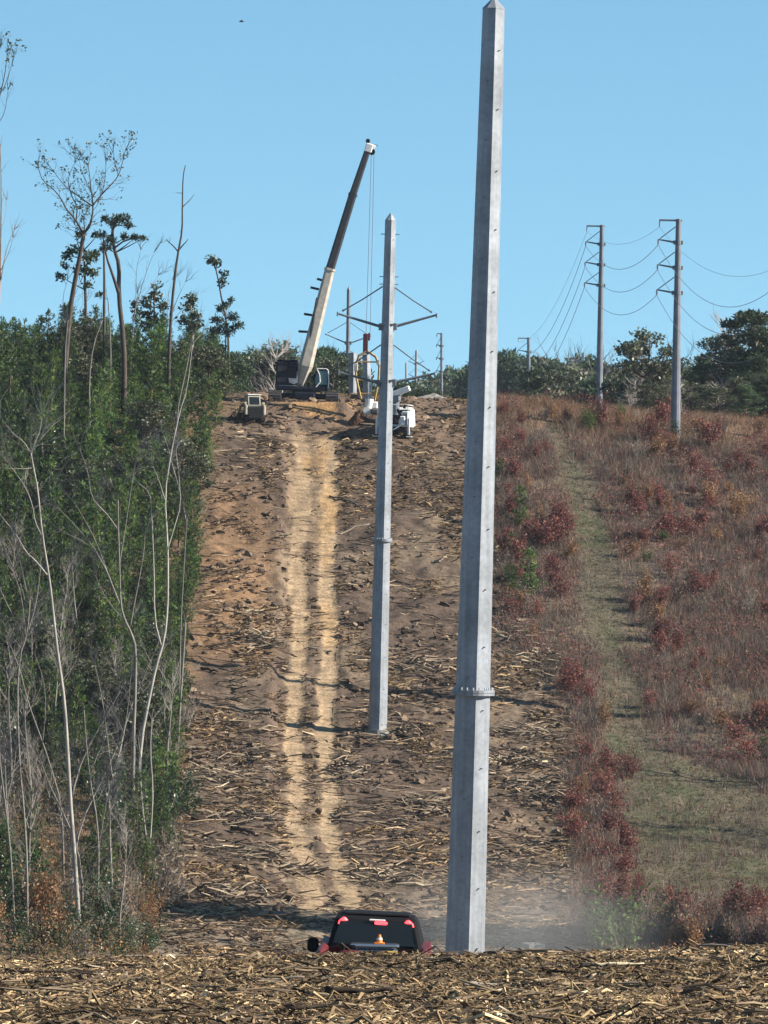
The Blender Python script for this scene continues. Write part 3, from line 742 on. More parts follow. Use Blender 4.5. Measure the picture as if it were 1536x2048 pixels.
# extra saplings of the same kind, no two traced the same
base = None; SAP = []
for k in range(3):
    rng = random.Random(300 + k); tr = MB(); cr = MB()
    h = [7.5, 9.0, 6.0][k]
    pts = [np.array([0, 0, -.2])]; d = np.array([0, 0, 1.0])
    for i in range(7):
        d = nrm(d + np.array([rng.gauss(0, .07), rng.gauss(0, .07), .05])); pts.append(pts[-1] + d * h / 7)
    tr.tube(pts, [.09 - .075 * i / 7 for i in range(8)], 6, GREY)
    for i in range(2, 8):
        for j in range(rng.randint(2, 4)):
            a = rng.uniform(0, 6.28); grow(cr, pts[i] - np.array([0, 0, rng.uniform(0, .8)]), np.array([math.cos(a) * .7, math.sin(a) * .7, .9]), rng.uniform(1.4, 3.0) * (1 - .07 * i), .03, 2, rng, .6, .1, (3, 5), 3, np.array(GREY) * .9, None, 3)
    SAP.append((tr, cr))
sapo = {}
spots = [(R.uniform(-10, 335) if b > 1450 else R.uniform(-10, 385), b, 0) for b in [1905, 1890, 1875, 1860, 1845, 1825, 1810, 1790, 1765, 1740, 1720, 1695, 1670, 1645, 1620, 1595, 1570, 1540, 1510, 1480, 1440, 1400, 1350, 1290, 1220, 1150, 1080]]
for i, (a, b, D) in enumerate(spots):
    D = Dy(b) if b > 1000 else D; p = P(a, b, D); loc = (p.x, D, gz(p.x, D)); k = i % 3
    lab = 'slim grey bare sapling among the left hardwoods' if D < 405 else 'thin grey bare sapling rising between young pines'
    if k not in sapo:
        t = thing('bare_sapling', lab, 'sapling', loc, 0, 'bare saplings in the left woods'); SAP[k][0].build('trunk', M['palebark'], t, smooth=True); SAP[k][1].build('twigs', M['palebark'], t); sapo[k] = t; o = t
    else: o = copy_tree(sapo[k]); o.location = loc; o['label'] = lab
    s_ = R.uniform(.75, 1.25); o.scale = (s_, s_, s_); o.rotation_euler = (R.uniform(-.06, .06), R.uniform(-.06, .06), R.uniform(0, 6.28))

# ---- tall trees standing above the plantation, traced
DT = 500
traced_tree('tall_bare_tree', 'tall crooked tree with a wide thin leafed crown above the left pines', DT,
    [(128, 760), (138.5, 629), (149.5, 563), (160, 512), (167.7, 468)], (.42, .26),
    [([(167, 468), (180, 452), (185, 430), (186, 410), (185, 395)], .2), ([(186, 410), (196, 398), (204, 388), (222, 370), (237, 352), (245, 325), (251, 300)], .13), ([(185, 395), (182, 381), (180, 355), (176, 330)], .11),
     ([(167, 468), (158, 452), (151, 439), (131, 417), (124, 399), (106, 377), (85, 362), (77, 337)], .15), ([(185, 412), (170, 402), (157, 392), (135, 377), (120, 360), (109, 345)], .11), ([(152, 440), (155, 415), (140, 385), (135, 355), (150, 325)], .10), ([(204, 388), (210, 360), (212, 330)], .07), ([(237, 352), (230, 325), (226, 305)], .06), ([(182, 381), (165, 350), (158, 320)], .06), ([(160, 500), (153, 480), (150, 450)], .08)],
    'bark', DARK, twig=2, leaf=(.42, 5, .13, .12, DKG + [(.12, .10, .04)]), seed=21, twl=(.8, 1.8), stems=.0, kids=(3, 5), cat='tree', den=.95)
def clump_tree(name, label, D, trunk, r, limbs, clumps, col=DARK, leafcol=DKG, seed=1, group=None, cat='tree', needles=True, dens=1.0, bark='bark'):
    """traced trunk with foliage in clumps: (px, py, radius px)"""
    rng = random.Random(seed)
    tp = px_path(trunk, D, rng, .2); zb = gz(tp[0][0], tp[0][1])
    tp = [np.array([tp[0][0], tp[0][1], min(zb, tp[0][2]) - .2])] + tp
    o = np.array([tp[0][0], tp[0][1], zb]); tp = refine(tp); m = len(tp)
    tr = MB(); tr.tube([p - o for p in tp], [r[0] + (r[1] - r[0]) * i / (m - 1) for i in range(m)], 7, col)
    for lb, rr in limbs:
        lp = refine(px_path(lb, D, rng, .3)); tr.tube([p - o for p in lp], [rr * (1 - .7 * i / (len(lp) - 1)) for i in range(len(lp))], 5, col)
    cr = MB(); cs = []; s = F / D
    for (a, b, q) in clumps:
        rad = q / s; c0 = np.array(P(a, b, D + rng.uniform(-1, 1))) - o
        near = min(tp, key=lambda p: np.linalg.norm(p - o - c0 - np.array([0, 0, -rad]))) - o
        tr.tube([near, (near + c0) / 2 + np.array([0, 0, -.1 * rad]), c0], [.05, .04, .015], 4, col)
        n_ = int(70 * rad * rad * dens) + 12
        v = NP.normal(0, 1, (n_, 3)); v = nrm(v) * (NP.uniform(0.15, 1, n_) ** .6)[:, None] * rad * np.array([1, 1, .62])
        cs.append(c0 + v)
    cs = np.concatenate(cs)
    if needles: tufts(cr, cs, np.tile([0, 0, .6], (len(cs), 1)), np.full(len(cs), .34), .045, 5, pick(leafcol, [1] * len(leafcol), len(cs), .3), 1.0)
    else: leaves(cr, np.repeat(cs, 3, 0) + NP.normal(0, .15, (len(cs) * 3, 3)), np.full(len(cs) * 3, .17), pick(leafcol, [1] * len(leafcol), len(cs) * 3, .3))
    t = thing(name, label, cat, tuple(o), 0, group)
    tr.build('trunk', M[bark], t, smooth=True); cr.build('crown', M['needle' if needles else 'leaf'], t)
    return t
clump_tree('flat_top_pine', 'tall forked pine with flat green tufts right of the wide bare crown', DT, [(249, 760), (248, 687), (237, 585), (239, 530), (228, 497), (224, 461), (232, 445)], (.24, .10),
    [([(237, 585), (224, 545), (213, 515), (208, 480)], .15), ([(228, 497), (250, 480), (285, 475)], .09)], [(234, 440, 16), (248, 438, 14), (222, 446, 10), (258, 452, 9), (210, 438, 8), (250, 475, 11), (270, 476, 10), (286, 477, 8), (222, 480, 12), (212, 494, 12), (206, 470, 8)], seed=22, cat='pine tree', dens=1.3)
clump_tree('leafy_tree', 'dark leafy tree behind the leaning trunk of the wide bare crown', DT + 14, [(170, 760), (172, 640), (170, 560), (168, 500)], (.2, .06), [], [(150, 500, 16), (136, 512, 10), (178, 515, 20), (190, 508, 12), (165, 540, 16), (185, 545, 14), (130, 530, 8), (160, 470, 12), (195, 470, 10), (120, 552, 10), (175, 570, 10)], seed=23, needles=False, dens=.9)
clump_tree('slim_pole_tree', 'thin straight limbless trunk left of the flat topped pine', DT + 5, [(209, 760), (208, 640), (209, 570), (208, 516), (207, 474)], (.16, .06), [], [(206, 500, 7), (199, 590, 8)], seed=24, dens=.6)
traced_tree('dead_tree', 'tall leafless snag with stub limbs standing against the sky', DT, [(337, 780), (339, 683), (344.5, 600), (352, 534), (357, 501), (364.6, 461), (364.6, 410), (366, 352), (371, 330)], (.28, .05),
    [([(356, 503), (347, 492), (335, 482), (332, 478)], .11), ([(338, 486), (341, 474)], .05), ([(358, 500), (366, 490), (372, 484), (376, 478)], .11), ([(365, 414), (377, 403), (384, 395), (389, 388)], .08), ([(364, 386), (357, 386), (351, 385)], .05), ([(363, 465), (358, 462)], .06)], 'bark', DARK, twig=-1, seed=25, cat='dead tree')
clump_tree('leaning_thin_tree', 'thin leaning tree with a small leafy tip at the right end of the pines', DT + 20, [(458, 730), (456, 658), (445, 607), (434, 545), (426, 523)], (.12, .04), [], [(424, 520, 11), (433, 524, 8), (444, 565, 10), (447, 548, 7)], seed=26, needles=False)
clump_tree('bushy_pine', 'bushy small pine under the thin leaning tree', DT + 14, [(450, 740), (452, 680), (452, 620)], (.12, .03), [], [(436, 640, 14), (452, 612, 10), (468, 635, 14), (452, 660, 22), (430, 662, 14), (478, 652, 12), (440, 618, 9), (462, 600, 5)], leafcol=[(.04, .07, .03), (.06, .09, .035)], seed=27, cat='pine tree', dens=1.3)
clump_tree('leafy_tree', 'rounded leafy tree left of the tall snag', DT + 26, [(308, 740), (309, 660), (308, 600)], (.14, .05), [], [(290, 605, 15), (310, 592, 16), (325, 612, 14), (278, 625, 12), (300, 632, 18), (322, 640, 14), (268, 608, 7), (312, 572, 9), (290, 650, 14)], seed=28, needles=False)
clump_tree('leafy_tree', 'pale trunked tree with a dark tip right of the tall snag', DT + 10, [(376, 800), (386, 690), (385, 650), (382, 610)], (.14, .05), [], [(382, 598, 13), (372, 612, 12), (392, 632, 12), (370, 640, 14), (386, 655, 12), (396, 650, 8)], col=GREY, seed=29, needles=False, bark='palebark')
traced_tree('tall_bare_tree', 'pale tree leaning into the frame at the far left edge with twiggy side limbs', 470, [(-6, 800), (-4, 640), (0, 560), (2, 480), (3, 380), (1, 293)], (.24, .06), [([(2, 560), (12, 500), (28, 460)], .07), ([(2, 540), (20, 500), (26, 475)], .05), ([(0, 460), (10, 440), (14, 400)], .04)], 'palebark', (.28, .2, .15), twig=1, seed=30, stems=.5, twl=(.8, 1.6), cat='tree')
traced_tree('tall_bare_tree', 'tall tree cut by the left frame edge with sparse leaves high up', 440, [(-44, 900), (-46, 600), (-42, 400), (-30, 260), (-22, 200)], (.36, .12), [([(-30, 260), (-5, 210), (10, 150), (14, 110)], .1), ([(-22, 210), (5, 185), (24, 130)], .08), ([(-30, 270), (-5, 250), (10, 225), (16, 180)], .07), ([(-24, 210), (-6, 140), (0, 95)], .08)], 'bark', DARK, twig=2, leaf=(.5, 5, .14, .12, DKG), seed=31, stems=.0, twl=(.6, 1.2), kids=(2, 3), cat='tree')
for i, (a, b, hh, lab) in enumerate([(262, 700, 1, 'fine grey bare tree behind the flat topped pine'), (115, 740, .9, 'fine grey bare tree left of the wide crowned one'), (325, 720, .8, 'fine grey bare tree tucked beside the tall snag')]):
    D = DT + 8 + 6 * i; p = P(a, b, D)
    traced_tree('bare_tree', lab, D, [(a, b), (a + 6, b - 70 * hh), (a + 14, b - 110 * hh)], (.12, .05), [([(a + 6, b - 70 * hh), (a + 28, b - 150 * hh), (a + 46, b - 195 * hh)], .06), ([(a + 10, b - 90 * hh), (a + 10, b - 160 * hh), (a + 20, b - 200 * hh)], .05), ([(a + 8, b - 80 * hh), (a + 35, b - 120 * hh), (a + 55, b - 150 * hh)], .05)], 'palebark', (.2, .18, .16), twig=2, seed=60 + i, twl=(.8, 1.7), stems=.2)
# pale trunks seen against the pine wall
for i, (pts, D, lab) in enumerate([([(128, 860), (130, 700), (136, 640)], 482, 'pale thin trunk below the wide crowned tree'), ([(180, 830), (178, 760), (186, 690), (205, 640)], 484, 'pale crooked trunk below the slim limbless one'), ([(352, 830), (372, 740), (386, 670)], 480, 'pale leaning trunk crossing the pine wall below the snag'), ([(222, 720), (219, 640), (216, 600)], 494, 'short pale trunk between the tall pines')]):
    traced_tree('bare_tree', lab, D, pts, (.13, .06), [], 'palebark', GREY, twig=1, seed=80 + i, stems=.3, twl=(.6, 1.2))

# ---- glossy evergreen shrubs and brown brush in the left woods
def shrub_proto(k, kind):
    rng = random.Random(500 + k); mb = MB(); ends = []
    h = 1.0
    stemc = {'red': (.13, .08, .06), 'tan': (.22, .15, .09), 'grey': (.19, .165, .14), 'green': (.15, .12, .08), 'gloss': (.16, .13, .10)}[kind]
    for j in range(6 if kind != 'grey' else 11):
        a = rng.uniform(0, 6.28); s_ = rng.uniform(.1, .55)
        grow(mb, np.array([rng.gauss(0, .08), rng.gauss(0, .08), -.05]), np.array([math.cos(a) * s_, math.sin(a) * s_, .9]), rng.uniform(.6, 1.0), .016, 2, rng, .6, .12, (2, 4), 3, stemc, ends, 3)
    e = np.array(ends)
    cols = {'red': [(.20, .052, .046), (.24, .078, .060), (.13, .038, .036), (.22, .11, .08), (.15, .10, .09)], 'tan': [(.24, .125, .06), (.20, .10, .055), (.28, .17, .09)], 'grey': [(.2, .16, .12), (.17, .12, .09)], 'green': [(.07, .12, .03), (.10, .14, .04), (.05, .08, .025)], 'gloss': [(.028, .055, .018), (.04, .075, .022), (.02, .04, .015)]}[kind]
    nl = {'red': 1000, 'tan': 800, 'grey': 170, 'green': 900, 'gloss': 1500}[kind]
    c = e[NP.integers(0, len(e), nl)] * NP.uniform(.55, 1.05, (nl, 1)) + NP.normal(0, .075, (nl, 3)); c[:, 2] = np.abs(c[:, 2]) * 1.15
    leaves(mb, c, np.full(nl, .048 if kind != 'gloss' else .04), pick(cols, [1] * len(cols), nl, .3))
    return mb
SH = {}
SHLAB = {'red': 'dark red leafed shrub in the dry field', 'tan': 'orange tan dry shrub in the field', 'grey': 'grey leafless twiggy shrub in the field', 'green': 'small green shrub at the field edge'}
def place_shrub(kind, k, loc, s_, label, group, name='shrub', cat='shrub'):
    key = (kind, k)
    if key not in SH:
        mb = shrub_proto(k + 10 * list(SHLAB).index(kind) if kind in SHLAB else k + 90, kind)
        o = mb.build(name, M['gloss'] if kind == 'gloss' else M['dryleaf']); SH[key] = o
    else:
        o = SH[key].copy(); C.objects.link(o); o.name = name
    tag(o, label, cat, group)
    o.location = loc; o.scale = (s_ * R.uniform(.85, 1.2), s_ * R.uniform(.85, 1.2), s_ * R.uniform(.85, 1.15)); o.rotation_euler = (0, 0, R.uniform(0, 6.28))
    return o
nS = 0; tries = 0
def in_path(x, y): return regions(np.array([x]), np.array([y]))[3][0] > .3
def in_scrub(x, y): return regions(np.array([x]), np.array([y]))[2][0] > .4
while nS < 285 and tries < 9000:
    tries += 1
    y = R.uniform(338, 514); x = R.uniform(7, 33)
    if x > .0625 * y + 3 or in_path(x, y) or not in_scrub(x, y): continue
    strip = x < float(np.interp(y, PTH_D, PTH_X)) - 1
    n_ = float(fbm(np.array([x * .16]), np.array([y * .07]), 301)[0])
    if n_ < .40 and not strip and R.random() < .8: continue
    kind = R.choices(['red', 'tan', 'grey', 'green'], [7, 2, 2.5, .5] if strip else [4.5, 2.5, 3.5, .5])[0]
    if y < 362: kind = R.choices(['red', 'tan', 'grey', 'green'], [2, 2, 6, 1])[0]
    s_ = R.uniform(.75, 1.7) * (1.15 if y < 362 else 1)
    if y > 504: s_ *= .8
    place_shrub(kind, R.randrange(3), (x, y, gz(x, y) - .03), s_, SHLAB[kind], 'shrubs of the right hand field'); nS += 1
# the large red shrubs that stand out
for a, b, s_, lab in [(1085, 1105, 2.0, 'largest dark red shrub, left of the mown path above the green pines'), (1115, 1095, 1.8, 'dark red shrub touching the mown path beside the largest one'), (1300, 890, 2.0, 'dark red shrub left of the nearest old power pole'), (1325, 860, 1.8, 'upright dark red shrub at the foot of the nearest old power pole'), (1415, 900, 2.2, 'dark red shrub right of the nearest old power pole'), (1200, 860, 1.8, 'dark red shrub below the middle old power pole'), (1010, 805, 2.2, 'red shrub on the crest beside the tall pole top section'), (1270, 1030, 1.7, 'rust red shrub right of the mown path halfway up'), (1330, 1080, 1.7, 'rust red shrub in the middle of the right field')]:
    p = G(a, b, 400); place_shrub('red', R.randrange(3), (p.x, p.y, p.z - .05), s_, lab, 'shrubs of the right hand field')
for i in range(70):
    y = R.uniform(337, 425); e = float(edge_x(y)); x = e - R.uniform(-.4, min(14, .0625 * y + e + 14))
    k = R.choice(['gloss', 'gloss', 'tan', 'grey', 'grey', 'grey'])
    lab = {'gloss': 'glossy dark evergreen shrub under the left hardwoods', 'tan': 'rusty brown leafed shrub under the left hardwoods', 'grey': 'grey leafless brush under the left hardwoods'}[k]
    place_shrub(k, R.randrange(2) + (6 if k != 'gloss' else 0), (x, y, gz(x, y) - .03), R.uniform(1.2, 2.9), lab, 'brush under the left hardwoods')
for i in range(26):
    y = R.uniform(318, 348); x = R.uniform(-.0625 * y - 1, -11.2)
    k = R.choice(['gloss', 'gloss', 'grey', 'grey', 'tan'])
    place_shrub(k, R.randrange(2) + (6 if k != 'gloss' else 0), (x, y, gz(x, y) - .03), R.uniform(.9, 1.9), {'gloss': 'low glossy evergreen shrub at the foot of the left hardwoods', 'tan': 'low rusty brown shrub at the foot of the left hardwoods', 'grey': 'low grey leafless brush at the foot of the left hardwoods'}[k], 'brush under the left hardwoods')
for a, b, D, s_, lab in [(300, 1600, 392, 2.6, 'tall glossy leafed shrub at the clearing edge above the lowest pine'), (270, 1720, 372, 2.6, 'glossy leafed shrub with bright specks beside the short white trunk'), (225, 1660, 385, 2.8, 'glossy leafed shrub in the middle of the left woods'), (100, 880, 480, 3.2, 'large dark glossy evergreen in the upper left pines'), (140, 930, 472, 2.8, 'dark glossy evergreen below the larger one in the upper left pines')]:
    p = P(a, b, D); place_shrub('gloss', R.randrange(2), (p.x, D, gz(p.x, D)), s_, lab, None)
for a, b, s_, lab in [(255, 1840, 1.4, 'rusty brown bush at the foot of the left woods'), (300, 1850, 1.2, 'orange brown bush at the lower right corner of the left woods'), (265, 1590, 1.3, 'rust coloured bush against the grey trunk')]:
    D = 346 if b > 1800 else 386; p = P(a, b, D); place_shrub('tan', 7, (p.x, D, gz(p.x, D) - .05), s_, lab, None)
for a, b, s_, lab in [(1235, 1890, 1.7, 'pale green bush at the right end of the near ridge'), ]:
    p = P(a, b, 337); place_shrub('green', 1, (p.x, 337, gz(p.x, 337) - .05), s_ * 1.6, lab, None)
# young pines between the clearing and the mown path
for a, b, s_, lab in [(1040, 1060, .85, 'green pine right of the tall near pole, uppermost of four'), (1022, 1120, .65, 'small green pine right of the tall near pole, second of four downhill'), (1055, 1200, .95, 'broad green pine right of the tall near pole, lowest of four'), (1020, 1190, .7, 'green pine touching the tall near pole, beside the broad lowest one'), (998, 960, .5, 'low green pine seedling beside the upper part of the tall near pole')]:
    p = G(a, b, 420); o = copy_tree(protos[4 if s_ < .8 else 2]); o.location = p; o['label'] = lab; o['group'] = 'young pines beside the mown path'
    o.scale = (s_ * .9, s_ * .9, s_ * .72); o.rotation_euler = (0, 0, R.uniform(0, 6))

# ---- trees beyond the crest and beside the field
def far_proto(seed, shape, h=10.0):
    rng = random.Random(seed); tr = MB(); cr = MB()
    pts = [np.array([0, 0, -.3])]; d = np.array([0, 0, 1.0])
    for i in range(6):
        d = nrm(d + np.array([rng.gauss(0, .06), rng.gauss(0, .06), .1])); pts.append(pts[-1] + d * h * .93 / 6)
    tr.tube(pts, [.022 * h * (1 - .8 * i / 6) for i in range(7)], 6, (.10, .08, .065) if shape != 'bare' else (.24, .22, .2))
    cs = []; big = {'pine': 26, 'round': 34, 'bare': 0}[shape]
    for k in range(big):
        t = rng.uniform(.34 if shape == 'pine' else .22, 1.0)
        rr = h * (.20 * (1 - ((t - .55) / .5) ** 2) + .03) if shape == 'pine' else h * (.30 * math.sqrt(max(0, 1 - ((t - .55) / .46) ** 2)) + .02)
        a = rng.uniform(0, 6.28); q = rr * rng.uniform(.35, 1)
        i = min(int(t * 6), 5); b0 = pts[i] + (pts[i + 1] - pts[i]) * (t * 6 - i)
        c0 = np.array([b0[0] + math.cos(a) * q, b0[1] + math.sin(a) * q, t * h * .97])
        tr.tube([b0 - np.array([0, 0, .05 * h]), c0], [.006 * h, .002 * h], 3, (.11, .09, .07), cap=False)
        rad = h * rng.uniform(.05, .095); n_ = 64
        v = nrm(NP.normal(0, 1, (n_, 3))) * (NP.uniform(.2, 1, n_) ** .5)[:, None] * rad * np.array([1.15, 1.15, .62])
        cs.append((c0 + v, rng.uniform(.75, 1.25)))
    if cs:
        for c, tn in cs:
            cols = [(.040, .068, .028), (.052, .080, .030), (.032, .054, .026)] if shape == 'pine' else [(.065, .078, .033), (.08, .08, .04), (.05, .062, .03)]
            if shape == 'pine': tufts(cr, c, np.tile([0, 0, .5], (len(c), 1)), np.full(len(c), h * .036), h * .0052, 5, pick(cols, [1, 1, 1], len(c), .2) * tn, 1.0)
            else: leaves(cr, np.repeat(c, 3, 0) + NP.normal(0, h * .014, (len(c) * 3, 3)), np.full(len(c) * 3, h * .014), pick(cols, [1, 1, 1], len(c) * 3, .3) * tn)
    else:
        for i in range(2, 7):
            for j in range(5):
                a = rng.uniform(0, 6.28); grow(cr, pts[i], np.array([math.cos(a), math.sin(a), .8]), h * rng.uniform(.2, .34) * (1.2 - .1 * i), .007 * h, 2, rng, .6, .1, (3, 5), 3, (.24, .21, .19), None, 3)
    return tr, cr
FARP = {}
def far_tree(kind, k, x, y, ztop, label, group, wide=1.0, name=None, cat='tree'):
    zb = gz(x, y); h = ztop - zb
    key = (kind, k)
    if key not in FARP:
        tr, cr = far_proto(700 + 13 * k + {'pine': 0, 'round': 100, 'bare': 200}[kind], kind)
        t = thing(name or {'pine': 'pine_tree', 'round': 'leafy_tree', 'bare': 'bare_tree'}[kind], label, cat, (x, y, zb), 0, group)
        tr.build('trunk', M['bark'], t); cr.build('crown' if kind != 'bare' else 'twigs', M['needle'] if kind == 'pine' else (M['leaf'] if kind == 'round' else M['palebark']), t)
        FARP[key] = t; o = t
    else: o = copy_tree(FARP[key]); o.location = (x, y, zb); tag(o, label, cat, group)
    s_ = h / 10.0; o.scale = (s_ * wide * R.uniform(.9, 1.1), s_ * wide * R.uniform(.9, 1.1), s_); o.rotation_euler = (0, 0, R.uniform(0, 6.28))
    return o
BL = {'pine': 'pine beyond the crest behind the crane', 'round': 'leafy tree beyond the crest behind the crane', 'bare': 'bare grey tree beyond the crest behind the crane'}
BR = {'pine': 'dark pine in the tree line behind the old power poles', 'round': 'olive leafed tree in the tree line behind the old power poles', 'bare': 'bare grey tree in the tree line behind the old power poles'}
for i in range(30):
    a = 478 + i * 9.2 + R.uniform(-4, 4); top = float(np.interp(a, [480, 515, 545, 575, 600, 640, 665, 690, 720, 760], [712, 690, 700, 684, 716, 692, 704, 725, 752, 776])) + R.uniform(-6, 22)
    D = R.uniform(600, 740); p = P(a, top, D); k = R.choices(['pine', 'round', 'bare'], [7, 2, .6])[0]
    far_tree(k, R.randrange(3), p.x, D, p.z, BL[k], 'trees beyond the crest behind the crane')
for i in range(58):
    a = 985 + i * 10.2 + R.uniform(-6, 6); top = float(np.interp(a, [985, 1010, 1040, 1080, 1110, 1150, 1180, 1225, 1262, 1330, 1385, 1410, 1430, 1470, 1500, 1530, 1580], [720, 708, 706, 724, 716, 716, 735, 718, 728, 712, 706, 716, 700, 700, 680, 668, 660])) + R.uniform(-4, 34)
    D = R.uniform(925, 1040) if a < 1115 else (R.uniform(645, 800) if a < 1400 else R.uniform(550, 650)); p = P(a, top, D); k = R.choices(['pine', 'round', 'bare'], [5, 4, 1.5])[0]
    far_tree(k, R.randrange(3), p.x, D, p.z, BR[k], 'trees behind the old power poles', wide=1.1)
for i in range(34):                                     # broadleaf evergreens scattered through the plantation
    y = R.uniform(385, 520); x = float(edge_x(y)) - R.choice([R.uniform(1.2, 6), R.uniform(3, 18)])
    if x < -.0625 * y - 3: continue
    far_tree('round', R.randrange(3), x, y, gz(x, y) + R.uniform(3.5, 6.6), 'dark broadleaf tree growing among the young pines', 'broadleaf trees in the left plantation', wide=R.uniform(1.0, 1.5))
for i in range(22):                                     # lower front of the tree line, right of the field
    a = 1130 + i * 20 + R.uniform(-8, 8)
    if a < 1262: continue
    D = R.uniform(533, 556); top = float(np.interp(a, [1130, 1250, 1400, 1560], [790, 775, 770, 745])) + R.uniform(-10, 14)
    p = P(a, top, D); k = R.choices(['round', 'bare', 'pine'], [4, 2, 2])[0]
    far_tree(k, R.randrange(3), p.x, D, p.z, {'round': 'low olive tree at the front of the right tree line', 'bare': 'low bare grey tree at the front of the right tree line', 'pine': 'low pine at the front of the right tree line'}[k], 'low trees at the front of the right tree line', wide=1.6)
for a, top, D, k, w_, lab in [(1298, 652, 590, 'round', 1.15, 'tall round crowned tree standing left of the nearest old power pole'), (1440, 664, 580, 'pine', 1.2, 'tall pine with a broad tip right of the nearest old power pole'), (1500, 640, 560, 'round', 1.1, 'large dark tree near the right frame edge'), (1528, 616, 556, 'pine', 1.4, 'largest dark pine at the right frame edge'), (1470, 640, 566, 'bare', .9, 'bare twiggy tree beside the largest dark pine'), (1278, 760, 550, 'bare', 1.5, 'pale leaning bare tree between the two nearer old power poles'), (1022, 700, 930, 'pine', 1.0, 'pine with a tufted tip left of the farthest old power pole')]:
    p = P(a, top, D); far_tree(k, 1, p.x, D, p.z, lab, None, wide=w_)
for i in range(16):
    a = 850 + i * 6.2 + R.uniform(-3, 3); D = R.uniform(1050, 1400); p = P(a, float(np.interp(a, [840, 870, 900, 930], [772, 764, 740, 748])) + R.uniform(-4, 12), D); k = R.choice(['pine', 'pine', 'round'])
    far_tree(k, R.randrange(3), p.x, D, p.z, 'distant hazy tree between the two new steel poles', 'distant trees between the new steel poles')
for i in range(9):
    a = 775 + i * 10 + R.uniform(-3, 3); D = R.uniform(620, 760); p = P(a, 778 + R.uniform(-14, 10), D)
    far_tree('pine', R.randrange(3), p.x, D, p.z, 'low pine just beyond the crest right of the white truck', 'low pines beyond the crest')
# trees beside the field just outside the frame: their shadows cross the grass
for x, y, h, k in [(30, 417, 12, 'bare'), (34, 402, 13, 'bare'), (36, 398, 12, 'bare'), (33, 347, 24, 'round'), (32, 344, 21, 'pine'), (30, 345, 13, 'round'), (35, 346, 27, 'pine')]:
    far_tree(k, 2, x, y, gz(x, y) + h, 'tree on the right side of the field throwing a shadow over the grass', 'field side trees right of the grass')

# ------------------------------------------------------------------ steel poles
SIDES = 8
def shaft_rings(mb, pts, rad, n=SIDES, phase=0.0):
    """faceted tapering shaft along pts"""
    rings = []
    for p, r in zip(pts, rad):
        a = phase + np.arange(n) * 2 * math.pi / n
        rings.append(np.stack([p[0] + r * np.cos(a), p[1] + r * np.sin(a), np.full(n, p[2])], 1))
    k = np.arange(n); k2 = (k + 1) % n
    base = mb.n
    mb.add(np.concatenate(rings), np.concatenate([np.stack([i * n + k, i * n + k2, (i + 1) * n + k2, (i + 1) * n + k], 1) for i in range(len(pts) - 1)]))
    mb.ng.append([base + j for j in range(n)][::-1]); mb.ng.append([base + (len(pts) - 1) * n + j for j in range(n)])

